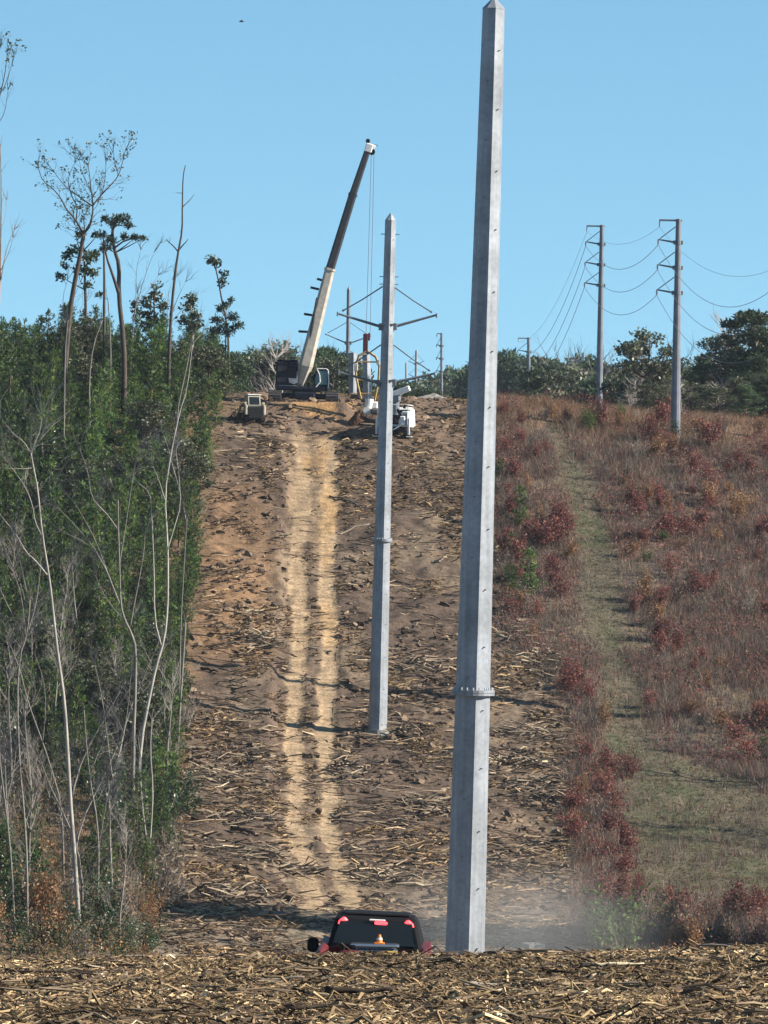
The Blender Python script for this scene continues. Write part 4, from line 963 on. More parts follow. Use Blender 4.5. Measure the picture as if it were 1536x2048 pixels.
PHASE = math.radians(-90 + 10)              # a facet edge just right of the side facing the camera
def steel_pole(label, D, base_px, top_px, r_base, r_top, flange_py=None, arms=(), group='new steel poles of the centre line', bolts=0, name='steel_pole', cap_h=.35, matl='steel', base_z=None, stub=None):
    pb = np.array(P(*base_px, D)); pt = np.array(P(*top_px, D))
    pt[1] = pb[1]
    zg = gz(pb[0], pb[1]) if base_z is None else base_z
    ax = (pt - pb) / (pt[2] - pb[2])
    o = pb + ax * (zg - pb[2]); H = pt[2] - zg
    t = thing(name, label, 'steel pole', tuple(o), 0, group)
    at = lambda z: ax * z
    radius = lambda z: r_base + (r_top - r_base) * z / H
    m = MB()
    zs = np.linspace(-.8, H - cap_h, 9)
    shaft_rings(m, [at(z) for z in zs], [radius(z) for z in zs], phase=PHASE)
    m.build('shaft', M[matl], t)
    cm = MB(); shaft_rings(cm, [at(H - cap_h) + np.array([0, 0, .002]), at(H - cap_h + .03), at(H)], [r_top * 1.04, r_top * 1.04, r_top * .12], phase=PHASE)
    cm.build('cap', M[matl], t)
    zpy = lambda py: ((pb[2] - zg) + (base_px[1] - py) / (base_px[1] - top_px[1]) * (pt[2] - pb[2]))
    if flange_py:
        zf = zpy(flange_py); fm_ = MB(); rf = radius(zf) * 1.24
        shaft_rings(fm_, [at(zf - .10), at(zf - .03)], [rf, rf], 24); shaft_rings(fm_, [at(zf - .02), at(zf + .07)], [rf, rf], 24)
        fl = fm_.build('flange', M[matl], t)
        bm_ = MB()
        for k in range(20):
            a = k * 6.283 / 20; c = at(zf + .10) + np.array([math.cos(a), math.sin(a), 0]) * (radius(zf) * 1.12)
            bm_.tube([c - np.array([0, 0, .05]), c + np.array([0, 0, .05])], [.024, .024], 6)
        bm_.build('bolts', M['bolt_bright'], fl)
    if bolts:
        bm_ = MB(); bm_.tube([(-.03, 0, 0), (.03, 0, 0)], [.02, .02], 6); b0 = None
        for k in range(bolts):
            z = H * (.05 + .93 * k / bolts) + R.uniform(-.1, .1)
            a = math.radians(-52 + R.uniform(-4, 4)) if k % 2 else math.radians(-108)
            if b0 is None: bo = b0 = bm_.build('step_bolt', M['bolt'], t)
            else: bo = b0.copy(); C.objects.link(bo); bo.parent = t
            bo.location = tuple(at(z) + np.array([math.cos(a), math.sin(a), 0]) * radius(z) * .975); bo.rotation_euler = (0, 0, a)
    for (zy, tip, br, side) in arms:                # attachment py, tip px, brace attachment py
        za = zpy(zy); pa = at(za) + np.array([side * radius(za), 0, 0]); tp = np.array(P(*tip, D)) - o; tp[1] = 0
        am = MB(); am.tube([pa, pa * .1 + tp * .9, tp], [.10, .07, .065], 8); arm = am.build('arm', M['dark_steel'], t)
        bm_ = MB(); bm_.box((pa[0] + side * .02, 0, pa[2]), (.34, .42, .46), bev=.03); bm_.box((pa[0] - side * .12, 0, pa[2] + .14), (.3, radius(za) * 1.9, .07)); bm_.build('bracket', M['dark_steel'], arm)
        em = MB(); em.box(tuple(tp + np.array([0, 0, -.04])), (.10, .22, .3), bev=.02); em.build('end_plate', M['dark_steel'], arm)
        if br:
            zb_ = zpy(br); q = at(zb_) + np.array([side * radius(zb_), 0, 0]); u = tp + np.array([-side * .3, 0, .16])
            bm_ = MB(); bm_.tube([q, q * .5 + u * .5 - np.array([0, 0, .05]), u], [.045, .04, .045], 6); bm_.tube([u - (u - q) * .05, u], [.07, .07], 6); bm_.build('brace', M['dark_steel'], t)
    return t, o, ax, H

steel_pole('bare new grey steel pole nearest the camera, tallest in view and without arms', 200, (921, 2193), (988, -4), .66, .345, 1384, bolts=34, cap_h=.36)
t2, o2, ax2, H2 = steel_pole('grey steel pole with two pairs of braced arms on the slope left of the tallest', 425, (755, 1464), (781.5, 426), .63, .36, 1080, cap_h=.52,
    arms=[(654, (675, 627), 573, -1), (653, (873, 630), 575, 1), (767, (677, 744), 690, -1), (765, (869, 747), 690, 1)], bolts=30)
fm_ = MB(); shaft_rings(fm_, [(0, 0, -.4), (0, 0, .16)], [.86, .84], 20); fm_.build('footing', M['concrete'], t2)
fm_ = MB()
for z in (H2 - 1.4, H2 - 4.2, H2 - 4.7):
    for s_ in (-1, 1): fm_.tube([ax2 * z + np.array([s_ * .3, 0, 0]), ax2 * z + np.array([s_ * .62, 0, 0])], [.03, .03], 5)
fm_.build('stub_lugs', M['dark_steel'], t2)
t3, o3, ax3, H3 = steel_pole('distant dark steel pole with braced arms just right of the crane boom', 885, (692, 1060), (697.5, 573), .46, .25, None, cap_h=.5, matl='old_steel',
    arms=[(686, (651, 668), 645, -1), (686, (741, 672), 645, 1), (738, (652, 722), 702, -1), (738, (741, 725), 702, 1)])
steel_pole('farthest new steel pole with faint arms, in the gap right of the two nearer', 1560, (831, 900), (833, 699), .62, .34, None, cap_h=.5,
    arms=[(728, (817, 722), 710, -1), (728, (848, 722), 710, 1), (755, (817, 748), 738, -1), (755, (848, 748), 738, 1)])
steel_pole('tiny far steel pole left of the farthest armed one', 2100, (812, 880), (812.5, 724), .6, .35, None, cap_h=.5)
# pole base section standing behind the rig
steel_pole('short grey pole section standing upright beside the ochre rig', 528, (705, 830), (706, 705), .34, .32, None, cap_h=.05, name='pole_section', group=None)

# ------------------------------------------------------------------ old line of poles on the right
ARMZ = []
def old_pole(label, base, top, D, r0_, r1_, sp_top, spacing, arm_l, group='old power poles of the right line', base_z=None):
    pt = np.array(P(*top, D)); pb = np.array(P(*base, D))
    zg = gz(pb[0], D) if base_z is None else base_z
    pt[1] = D; ax = np.array([(pt[0] - pb[0]) / (pt[2] - pb[2]), 0, 1.0]); o = np.array([pb[0] + ax[0] * (zg - pb[2]), D, zg]); H = pt[2] - zg
    t = thing('power_pole', label, 'power pole', tuple(o), 0, group)
    rad = lambda z: r0_ + (r1_ - r0_) * z / H
    m = MB(); zs = np.linspace(-.6, H, 8); shaft_rings(m, [ax * z for z in zs], [rad(z) for z in zs], 12, PHASE); m.build('shaft', M['old_steel'], t)
    tips = []
    m = MB(); c = ax * (H - .12); m.box((c[0] - arm_l * .42, 0, c[2]), (arm_l * 1.25, .12, .15), bev=.02); arm = m.build('top_arm', M['dark_steel'], t)
    tip = c + np.array([-arm_l * 1.02, 0, -.08]); m = MB(); m.tube([tip, tip - np.array([0, 0, .45])], [.06, .05], 6); m.build('insulator', M['insulator'], arm); tips.append(tip + o - np.array([0, 0, .45]))
    for k in range(3):
        z = H - sp_top - k * spacing; c = ax * z
        m = MB(); tip = c + np.array([-arm_l * 1.08 - .03 * k, 0, .22]); m.tube([c + np.array([-rad(z), 0, 0]), tip], [.085, .06], 7); arm = m.build('arm', M['dark_steel'], t)
        m = MB(); shaft_rings(m, [c + np.array([0, 0, -.16]), c + np.array([0, 0, .16])], [rad(z) * 1.16, rad(z) * 1.16], 12); m.box((c[0] + rad(z) * 1.25, 0, c[2]), (.2, .3, .3), bev=.03); m.box((c[0] - rad(z) * 1.25, 0, c[2]), (.26, .3, .3), bev=.03); m.build('clamp', M['dark_steel'], t)
        m = MB(); q = ax * (z + spacing * .62) + np.array([-rad(z), 0, 0]); m.tube([q, tip + np.array([.12, 0, .06])], [.04, .04], 5); m.build('brace', M['dark_steel'], t)
        m = MB(); e = tip - np.array([0, 0, .42]); m.tube([tip, tip * .5 + e * .5, e], [.06, .075, .05], 6); m.build('insulator', M['insulator'], arm); tips.append(e + o)
    return t, tips
tA, tipA = old_pole('nearest old power pole with four arms on its left side, right of the other two', (1350.5, 876), (1357, 438), float(G(1350, 878, 440).y), .41, .21, 1.85, 1.98, 1.45)
tB, tipB = old_pole('middle old power pole with four arms on its left side', (1198, 812), (1204, 450), 622, .41, .21, 1.85, 1.98, 1.42)
tC, tipC = old_pole('shortest looking old power pole, farthest left of the right line, half hidden by red shrubs', (1059, 828), (1057, 675), 905, .40, .21, 2.0, 2.0, 1.42)
p0_ = P(1594, 1460, 445)
tE, tipE = old_pole('old power pole outside the right frame edge whose shadow crosses the field', (1582, 1475), (1590, 520), 433, .50, .30, 1.85, 1.98, 1.45)
tD, tipD = old_pole('far thin old power pole in the gap left of the tallest steel pole', (883, 860), (883, 666), 1000, .33, .18, 2.0, 2.0, .7)
old_pole('thin pale far power pole beside the other one in the gap', (894.5, 850), (895, 730), 1340, .30, .20, 2.0, 2.0, .35)
WL = ['top ground wire', 'upper conductor', 'middle conductor', 'lower conductor']
def wire(a, b, sag, label, r=.022):
    a = np.array(a); b = np.array(b); pts = []
    for i in range(25):
        t = i / 24; p = a + (b - a) * t; p[2] -= sag * 4 * t * (1 - t); pts.append(p)
    o = pts[0].copy(); m = MB(); m.tube([p - o for p in pts], [r] * 25, 5)
    w_ = m.build('power_line', M['wire'], loc=tuple(o)); tag(w_, label, 'power line', 'wires of the right power line')
for k in range(4):
    wire(tipA[k], tipB[k], (1.3 if k == 0 else 2.1), WL[k] + ' sagging between the nearest and the middle old power pole', .022 if k else .012)
    wire(tipB[k], tipC[k], (2.8 if k == 0 else 3.6), WL[k] + ' falling from the middle old power pole to the farthest', .026 if k else .014)
    wire(tipE[k], tipA[k], (1.8 if k == 0 else 2.7), WL[k] + ' running from the nearest old power pole to the right frame edge', .020 if k else .012)

# ------------------------------------------------------------------ crawler crane
DC = 643; S = F / DC
cp = P(607, 812, DC); czg = gz(cp.x, DC)
cr0 = thing('crawler_crane', 'dark crawler crane with its long boom raised on the crest', 'crane', (cp.x, DC, cp.z))
def track_mesh(cx, wdt, hgt, ln, y0=0.0):
    m = MB(); r = hgt / 2; poly = []
    for k in range(13): a = math.pi / 2 + k * math.pi / 12; poly.append((y0 - ln / 2 + r + r * math.cos(a), r + r * math.sin(a)))
    for k in range(13): a = -math.pi / 2 + k * math.pi / 12; poly.append((y0 + ln / 2 - r + r * math.cos(a), r + r * math.sin(a)))
    m.prism(poly, 0, cx - wdt / 2, cx + wdt / 2)
    n_ = len(poly)
    per = 2 * (ln - hgt) + math.pi * hgt; cnt = int(per / .26)
    for k in range(cnt):
        s_ = k / cnt * per
        if s_ < math.pi * r: a = math.pi / 2 + s_ / r; y = y0 - ln / 2 + r + (r + .03) * math.cos(a); z = r + (r + .03) * math.sin(a); an = a
        elif s_ < math.pi * r + ln - hgt: y = y0 - ln / 2 + r + s_ - math.pi * r; z = -.03; an = -math.pi / 2
        elif s_ < 2 * math.pi * r + ln - hgt: a = -math.pi / 2 + (s_ - math.pi * r - ln + hgt) / r; y = y0 + ln / 2 - r + (r + .03) * math.cos(a); z = r + (r + .03) * math.sin(a); an = a
        else: y = y0 + ln / 2 - r - (s_ - 2 * math.pi * r - ln + hgt); z = hgt + .03; an = math.pi / 2
        m.box((cx, y, z), (wdt * 1.02, .07, .10), rot=Matrix.Rotation(an - math.pi / 2, 3, 'X'))
    return m
z0 = .0
for cx in (-2.85, 2.85): track_mesh(cx, 1.25, 1.22, 6.2).build('crawler_track', M['track'], cr0)
m = MB(); m.box((0, -.2, .86), (4.6, 1.5, .40), bev=.06); m.box((.1, -.9, .80), (2.1, 1.2, .75), bev=.15); m.box((0, 1.2, .72), (4.6, 1.0, .42), bev=.06); m.box((.1, -1.52, .7), (.42, .06, .36)); m.build('carbody', M['crane_dark'], cr0)
m = MB(); m.tube([(0, 0, 1.05), (0, 0, 1.36)], [1.15, 1.15], 20); m.box((-.2, .3, 1.5), (5.3, 3.0, .3), bev=.05); m.build('turntable', M['crane_dark'], cr0)
m = MB(); m.box((-1.72, .5, 2.92), (2.15, 2.9, 2.5), bev=.1); m.box((-1.7, .5, 4.26), (2.0, 2.2, .18), bev=.05); m.box((-2.5, -.98, 2.0), (.4, .1, .4)); m.box((-1.1, -.98, 3.85), (.9, .12, .5), bev=.03); hs = m.build('engine_house', M['crane_dark'], cr0)
m = MB(); m.prism([(-1.55, 2.55), (-.75, 2.5), (-.72, 3.2), (-.55, 3.25), (-.6, 2.1), (-1.0, 1.95), (-1.45, 2.1)], 1, -1.09, -1.0); m.build('side_panel', M['steel'], hs)
for zz in (2.35, 3.45):
    m = MB(); m.box((-2.2, -.965, zz), (.9, .05, .5), bev=.02); m.build('louvre_panel', M['crane_grey'], hs)
m = MB(); m.box((-1.72, -.96, 1.78), (2.0, .05, .08), bev=.01); m.build('reflector_strip', M['steel'], hs)
m = MB(); m.tube([(-.35, -.9, 1.65), (-.35, -.9, 3.1), (-.1, -.9, 3.4)], [.07, .07, .06], 6); m.build('hydraulic_pipe', M['crane_grey'], cr0)
m = MB()
for k in range(9): m.tube([(-2.7 + .24 * k, -.85, 4.35), (-2.7 + .24 * k, -.85, 4.6)], [.018, .018], 4)
m.tube([(-2.7, -.85, 4.6), (-.78, -.85, 4.6)], [.022, .022], 5); m.build('handrail', M['crane_grey'], hs)
m = MB()
poly = [(.95, 1.62), (2.45, 1.62), (2.5, 2.3), (2.42, 3.35), (2.2, 3.52), (1.25, 3.52), (.95, 2.6)]
m.prism(poly, 1, -1.0, .6); cabo = m.build('cab', M['crane_dark'], cr0)
m = MB(); m.prism([(1.1, 1.95), (2.3, 1.95), (2.32, 3.3), (1.35, 3.36), (1.12, 2.6)], 1, -1.04, -1.003); m.build('windscreen', M['cab_glass'], cabo)
m = MB()
for a, b in (((2.43, 1.65), (2.47, 2.3)), ((2.47, 2.3), (2.40, 3.36)), ((2.40, 3.36), (2.2, 3.53)), ((2.2, 3.53), (1.28, 3.53)), ((1.28, 3.53), (1.55, 2.9)), ((1.55, 2.9), (1.62, 2.2)), ((1.62, 2.2), (1.2, 1.7))):
    m.tube([(a[0], -1.06, a[1]), (b[0], -1.06, b[1])], [.055, .055], 6)
m.build('cab_frame', M['white'], cabo)
# boom: foot, tip in the crane's own metres
def cpx(a, b, dy=0.0): v = P(a, b, DC); return np.array([v.x - cp.x, dy, v.z - cp.z])
foot = cpx(604, 766, -.6); k1 = cpx(660, 542, -.2); k2 = cpx(706, 392, 0); tipb = cpx(738, 296, .3)
def boom_sec(a, b, w0, w1, mt, name, collar=True):
    ax_ = nrm(b - a); sx = nrm(np.cross(ax_, np.array([0, 1.0, 0]))); sy = np.cross(sx, ax_); m = MB()
    prof = [(-.5, -.28), (-.28, -.5), (.28, -.5), (.5, -.28), (.5, .38), (.38, .5), (-.38, .5), (-.5, .38)]
    ring = lambda p, w_: [p + sx * (u * w_) + sy * (v * w_ * 1.1) for u, v in prof]
    rr = [(a, w0), (b, w1)]
    n_ = 8; v = np.array(ring(a, w0) + ring(b, w1)); k = np.arange(n_); kk = (k + 1) % n_
    base = m.n; m.add(v, np.stack([k, kk, n_ + kk, n_ + k], 1)); m.ng.append(list(range(base, base + n_))[::-1]); m.ng.append(list(range(base + n_, base + 2 * n_)))
    if collar:
        v = np.array(ring(b - ax_ * .18, w1 * 1.14) + ring(b + ax_ * .04, w1 * 1.14)); base = m.n
        m.add(v, np.stack([k, kk, n_ + kk, n_ + k], 1)); m.ng.append(list(range(base, base + n_))[::-1]); m.ng.append(list(range(base + n_, base + 2 * n_)))
    return m.build(name, M[mt], cr0), ax_, sx, sy
ft = foot + nrm(k1 - foot) * 1.5
b1, ax_, sx, sy = boom_sec(ft, k1, 1.42, .98, 'boom_cream', 'boom_base_section')
boom_sec(foot - nrm(k1 - foot) * .5, ft - nrm(k1 - foot) * .01, .55, 1.40, 'boom_cream', 'boom_foot', False)
boom_sec(k1, k2, .88, .80, 'crane_grey', 'boom_section'); boom_sec(k2 - np.array([0, 0, 0]), tipb - nrm(tipb - k2) * .5, .74, .62, 'crane_grey', 'boom_section', False)
for (a, b, c_, d_) in ((634, 562, 645, 565), (621, 579, 638, 583), (608, 632, 626, 635), (597, 667, 616, 668), (653, 604, 641, 611)):
    m = MB(); m.tube([cpx(a, b, -.5), cpx(c_, d_, -.5)], [.12, .12], 6); m.build('boom_bracket', M['crane_dark'], b1)
m = MB(); m.tube([cpx(611, 735, -1.05), cpx(626, 650, -1.0), cpx(634, 600, -.85)], [.16, .16, .10], 8); m.build('luffing_cylinder', M['crane_grey'], cr0)
m = MB(); hx = tipb; m.box(tuple(hx - nrm(tipb - k2) * .2 + np.array([.05, 0, 0])), (.75, .8, .9), rot=Matrix.Rotation(math.radians(15), 3, 'Y'), bev=.08); m.box(tuple(hx + np.array([.42, 0, -.1])), (.35, .5, .5), rot=Matrix.Rotation(math.radians(30), 3, 'Y'), bev=.06); hd = m.build('boom_head', M['white'], cr0)
m = MB(); c = hx + np.array([.30, 0, -.55]); m.tube([c + np.array([0, -.3, 0]), c + np.array([0, .3, 0])], [.32, .32], 16); c = hx + np.array([-.12, 0, .52]); m.tube([c + np.array([0, -.25, 0]), c + np.array([0, .25, 0])], [.22, .22], 14); m.build('sheave', M['black'], hd)
m = MB(); m.tube([hx + np.array([.3, 0, .2]), hx + np.array([.85, 0, .12])], [.03, .03], 5); m.tube([hx + np.array([.85, 0, .12]), hx + np.array([.85, 0, -.05])], [.03, .03], 5); m.build('wind_gauge', M['bolt'], hd)
hook = cpx(732, 668, .3)
m = MB(); a = hx + np.array([.25, .3, -.7]); b = hx + np.array([.52, .3, -.7])
for q, e in ((a, hook + np.array([.02, 0, 0])), (b, hook + np.array([.42, 0, 0]))): m.tube([q, e], [.03, .03], 5)
m.build('hoist_rope', M['wire'], cr0)
m = MB(); m.box(tuple(hook + np.array([-.02, 0, -1.15])), (.52, .5, 2.0), bev=.08); m.box(tuple(hook + np.array([.33, 0, -.45])), (.22, .4, .8), bev=.06); m.build('hook_block', M['maroon'], cr0)

cr0.location = P(607, 811, 512); cr0.location.z += .12; cr0.scale = (.796,) * 3
# ------------------------------------------------------------------ pole being set, drill rig
steel_pole('grey pole section hanging upright from the crane hook inside the ochre rig', 511, (735, 800), (732.5, 708), .35, .32, None, cap_h=.08, name='pole_section', group=None, base_z=float(P(735, 800, 511).z))
DG = 636; gp = P(735, 828, DG); rg = thing('drill_rig', 'ochre framed rig with curved legs clasping the hanging pole section', 'drill rig', tuple(gp))
def gpx(a, b, dy=0.0): v = P(a, b, DG); return np.array([v.x - gp.x, dy, v.z - gp.z])
for s_, pts in ((-1, [(723, 800), (714, 760), (713, 738), (720, 720), (733, 712)]), (1, [(748, 803), (755, 770), (757, 738), (750, 722), (735, 712)])):
    m = MB(); m.tube([gpx(a, b, -.75) for a, b in pts], [.10, .10, .11, .11, .09], 7); m.tube([gpx(a, b, .9) for a, b in pts], [.10, .10, .11, .11, .09], 7); m.build('mast_leg', M['ochre'], rg)
for b in (731, 765, 790):
    m = MB(); l_, r_ = (715, 756) if b < 780 else (721, 749)
    c4 = [gpx(l_, b, -.75), gpx(r_, b + 1, -.75), gpx(r_, b + 1, .9), gpx(l_, b, .9)]
    m.tube(c4 + [c4[0]], [.05] * 5, 6); m.build('cross_bar', M['ochre'], rg)
m = MB(); m.box(tuple(gpx(714, 742, -.7)), (.35, .4, .75), bev=.06); m.box(tuple(gpx(755, 733, -.7)), (.3, .4, .5), bev=.05); m.build('clamp_jaw', M['cream'], rg)
m = MB(); m.tube([gpx(738, 800, 0), gpx(737, 818, 0)], [.42, .36], 14); m.tube([gpx(734, 822, -.6), gpx(734, 822, .2)], [.34, .34], 14); m.box(tuple(gpx(747, 812, .2)), (.7, .8, .7), bev=.1); m.build('drill_base', M['white'], rg)
m = MB(); m.box(tuple(gpx(748, 824, -.2)), (.7, 1.6, .5), bev=.12); m.box(tuple(gpx(728, 803, .3)), (.5, .8, .3), bev=.05); m.build('undercarriage', M['track'], rg)
rg.location = P(735, 828, 506); rg.scale = (.86,) * 3
def mound(name, label, px, py, D, w_, d_, h, col, cat='soil heap', seed=1):
    p = P(px, py, D); zb = gz(p.x, D); n_ = 26; v = []
    for i in range(n_ + 1):
        for j in range(n_ + 1):
            u = i / n_ * 2 - 1; q = j / n_ * 2 - 1; r_ = math.hypot(u, q)
            z = h * max(0, 1 - r_ ** 1.5) * (.7 + .6 * float(vnoise(np.array([u * 4 + seed]), np.array([q * 4]), seed)[0])) - .12
            v.append((u * w_ / 2, q * d_ / 2, z + gz(p.x + u * w_ / 2, D + q * d_ / 2) - zb))
    i_ = np.arange(n_)[:, None] * (n_ + 1) + np.arange(n_)[None]; f = np.stack([i_, i_ + n_ + 1, i_ + n_ + 2, i_ + 1], -1).reshape(-1, 4)
    m = MB(); m.add(np.array(v), f, col); o = m.build(name, M['soil'], loc=(p.x, D, zb), smooth=True); return tag(o, label, cat)
mound('soil_heap', 'dark brown spoil heap at the foot of the ochre rig', 718, 836, 506, 2.1, 2.6, .95, (.10, .05, .03), seed=3)
mound('gravel_heap', 'pale grey heap on the crest right of the white truck', 868, 800, 530, 5.6, 6.5, .75, (.24, .22, .19), cat='gravel heap', seed=5)

# ------------------------------------------------------------------ white utility truck seen from behind
def wheel(mb_t, mb_r, c, r, wd):
    prof = [(-.5, .62), (-.5, .92), (-.36, 1.0), (.36, 1.0), (.5, .92), (.5, .62)]
    n_ = 24; rings = []
    for (u, k) in prof:
        a = np.arange(n_) * 2 * math.pi / n_; rings.append(np.stack([np.full(n_, c[0] + u * wd), c[1] + r * k * np.cos(a), c[2] + r * k * np.sin(a)], 1))
    k = np.arange(n_); k2 = (k + 1) % n_
    mb_t.add(np.concatenate(rings), np.concatenate([np.stack([i * n_ + k, i * n_ + k2, (i + 1) * n_ + k2, (i + 1) * n_ + k], 1) for i in range(5)]))
    mb_r.tube([(c[0] - wd * .42, c[1], c[2]), (c[0] + wd * .42, c[1], c[2])], [r * .63, r * .63], 20)
tp_ = G(786, 880, 440); tk = thing('utility_truck', 'white utility truck seen from behind, half hidden by the armed steel pole', 'truck', tuple(tp_), math.radians(-7)); tk.scale = (.98,) * 3
for sx_ in (-1, 1):
    for y, wd in ((0.2, .58), (5.0, .3)):
        a = MB(); b = MB(); wheel(a, b, (sx_ * 1.0, y + .6, .52), .52, wd); wo = a.build('wheel', M['rubber'], tk); b.build('rim', M['steel'], wo)
m = MB(); m.box((0, 2.6, .85), (1.0, 6.4, .3), bev=.03); m.box((0, -.75, .72), (2.3, .18, .22), bev=.03); m.build('chassis', M['black'], tk)
m = MB()
m.box((-.95, 1.5, 1.62), (.55, 3.6, 1.25), bev=.06); m.box((.95, 1.5, 1.62), (.55, 3.6, 1.25), bev=.06); m.box((0, 1.7, 1.1), (2.4, 4.0, .16), bev=.03); m.box((.72, -.28, 1.45), (.5, .4, .8), bev=.06); m.box((-.75, -.25, 1.7), (.55, .35, 1.3), bev=.06); m.box((.2, .1, 1.5), (.6, .5, .55), bev=.08)
m.build('utility_body', M['white'], tk)
m = MB(); m.box((0, -.12, 1.45), (1.15, .08, 1.0), bev=.02); m.box((0, -.12, .98), (2.2, .1, .1), bev=.02); m.build('dark_gap_panel', M['black'], tk)  # black panel and bar put in for the shaded gaps between the white boxes
m = MB()
for s_ in (-1, 1): m.box((s_ * .95, -.33, 1.62), (.4, .06, .95), bev=.02)
m.build('locker_door', M['steel'], tk)
m = MB()
for s_ in (-1, 1): m.tube([(s_ * 1.16, -.2, 2.2), (s_ * 1.16, -.2, 2.75), (s_ * 1.16, 3.2, 2.75), (s_ * 1.16, 3.2, 2.2)], [.035] * 4, 6)
m.tube([(-1.16, -.2, 2.75), (1.16, -.2, 2.75)], [.035] * 2, 6); m.build('ladder_rack', M['white'], tk)
m = MB(); m.box((0, 4.7, 1.75), (2.25, 1.9, 1.75), bev=.2, taper=.92); cabt = m.build('cab', M['white'], tk)
m = MB(); m.box((0, 3.73, 2.15), (1.5, .06, .55), bev=.02); m.build('rear_window', M['glass'], cabt)
m = MB(); m.tube([(0, 1.2, 1.2), (0, 1.2, 3.2)], [.36, .3], 14); m.box((0, 1.2, 3.3), (.75, .9, .6), bev=.1); m.build('boom_pedestal', M['dark_steel'], tk)
m = MB(); m.box((.25, 1.0, 3.75), (1.9, .5, .45), rot=Matrix.Rotation(math.radians(-22), 3, 'Y'), bev=.06); m.build('folded_boom', M['white'], tk)
m = MB()
for s_ in (-1, 1):
    m.box((s_ * 1.28, -.45, 1.05), (.16, .2, 1.3), bev=.02); m.box((s_ * 1.34, -.45, .22), (.45, .5, .08), bev=.02)
m.tube([(.1, -.8, .75), (.85, -.8, 1.25)], [.06, .06], 6); m.build('outrigger', M['white'], tk)
m = MB()
for a in ((.55, -.5, 2.0, .4), (.35, -.55, 1.35, .3), (-.2, -.5, 2.1, .5), (.9, -.52, 2.45, .3), (-.35, -.5, 1.4, .35)): m.tube([(a[0], a[1], a[2]), (a[0] + R.uniform(-.2, .2), a[1], a[2] + a[3])], [.12, .09], 8)
m.box((.45, -.5, 1.75), (.3, .2, .25), bev=.03); m.build('hose_gear', M['black'], tk)
for s_ in (-1, 1):
    m = MB(); m.box((s_ * 1.05, -.86, .74), (.2, .05, .12)); m.build('tail_lamp', M['maroon'], tk)

# ------------------------------------------------------------------ compact track loader, seen from behind
lp_ = G(506, 845, 440); ldr = thing('track_loader', 'cream track loader with black engine door parked by the pines left of the crane', 'loader', tuple(lp_), math.radians(16)); ldr.scale = (.85,) * 3
for s_ in (-1, 1): track_mesh(s_ * .82, .42, .78, 2.3, .6).build('rubber_track', M['rubber'], ldr)
m = MB(); m.box((0, .5, .78), (1.25, 2.3, .8), bev=.08); m.build('body', M['cream'], ldr)
m = MB(); m.box((-.05, -.68, .85), (1.62, .35, 1.15), bev=.12); m.box((-.05, -.88, .55), (1.3, .1, .4), bev=.04); m.build('engine_door', M['black'], ldr)
m = MB(); m.prism([(-.25, 1.2), (-.45, 1.55), (-.2, 2.45), (1.2, 2.45), (1.35, 1.2)], 0, -.58, .58); cb = m.build('cab', M['cream'], ldr)
m = MB(); m.prism([(-.43, 1.62), (-.46, 1.62), (-.25, 2.32), (-.22, 2.32)], 0, -.47, .47); m.build('rear_window', M['glass'], cb)
m = MB(); m.box((0, .5, 2.52), (1.3, 1.6, .1), bev=.04); m.build('roof', M['white'], cb)
for s_ in (-1, 1):
    m = MB(); pts = [(s_ * .86, -.75, .7), (s_ * .86, -.72, 1.5), (s_ * .86, -.3, 1.75), (s_ * .86, 1.3, 1.5), (s_ * .86, 2.2, .7)]; m.tube(pts, [.14, .15, .14, .13, .12], 6); m.build('lift_arm', M['cream'], ldr)
m = MB(); m.prism([(2.2, .1), (3.0, .05), (3.0, .12), (2.4, .2), (2.25, .8), (2.15, .8)], 0, -.98, .98); m.build('bucket', M['dark_steel'], ldr)

# ------------------------------------------------------------------ red pickup behind the ridge
DP = 115; pp = P(740, 1826, DP); zt = pp.z - 2.14
pk = thing('pickup_truck', 'dark red pickup seen from behind, driving down past the near ridge', 'pickup truck', (pp.x, DP, zt), math.radians(-1.5)); pk.rotation_euler[1] = math.radians(1.6)
# local: y forward, rear window at y = 2.3
m = MB(); m.prism([(0.0, .55), (5.75, .55), (5.85, .95), (5.6, 1.22), (4.15, 1.40), (2.25, 1.40), (2.2, .75), (0.02, .75)], 0, -.98, .98); m.build('body', M['red'], pk)
for s_ in (-1, 1): m = MB(); m.box((s_ * .92, 1.12, 1.08), (.17, 2.2, .68), bev=.06); m.build('bed_side', M['red'], pk)
m = MB(); m.box((0, .02, .99), (1.66, .1, .56), bev=.04); tg = m.build('tailgate', M['red'], pk); m = MB(); m.box((0, -.045, 1.12), (.3, .03, .09), bev=.01); m.build('handle', M['black'], tg)
# cab greenhouse, tapering to the roof
v = []
for z, hw, ya, yb in ((1.36, .86, 2.22, 4.45), (1.55, .82, 2.28, 4.05), (1.86, .74, 2.45, 3.5), (1.925, .68, 2.6, 3.35)):
    v.append([(-hw, ya, z), (-hw + .06, ya - .03, z), (hw - .06, ya - .03, z), (hw, ya, z), (hw, yb, z), (-hw, yb, z)])
m = MB(); n_ = 6; k = np.arange(n_); kk = (k + 1) % n_
m.add(np.concatenate(v), np.concatenate([np.stack([i * n_ + k, i * n_ + kk, (i + 1) * n_ + kk, (i + 1) * n_ + k], 1) for i in range(3)])); m.ng.append([18, 19, 20, 21, 22, 23]); cbp = m.build('cab', M['black'], pk)
m = MB(); vv = np.array([(-.76, 2.215, 1.42), (.76, 2.215, 1.42), (.73, 2.26, 1.56), (.65, 2.40, 1.83), (-.65, 2.40, 1.83), (-.73, 2.26, 1.56)]); vv2 = vv + np.array([0, -.03, 0]); vv = vv + np.array([0, .03, 0])
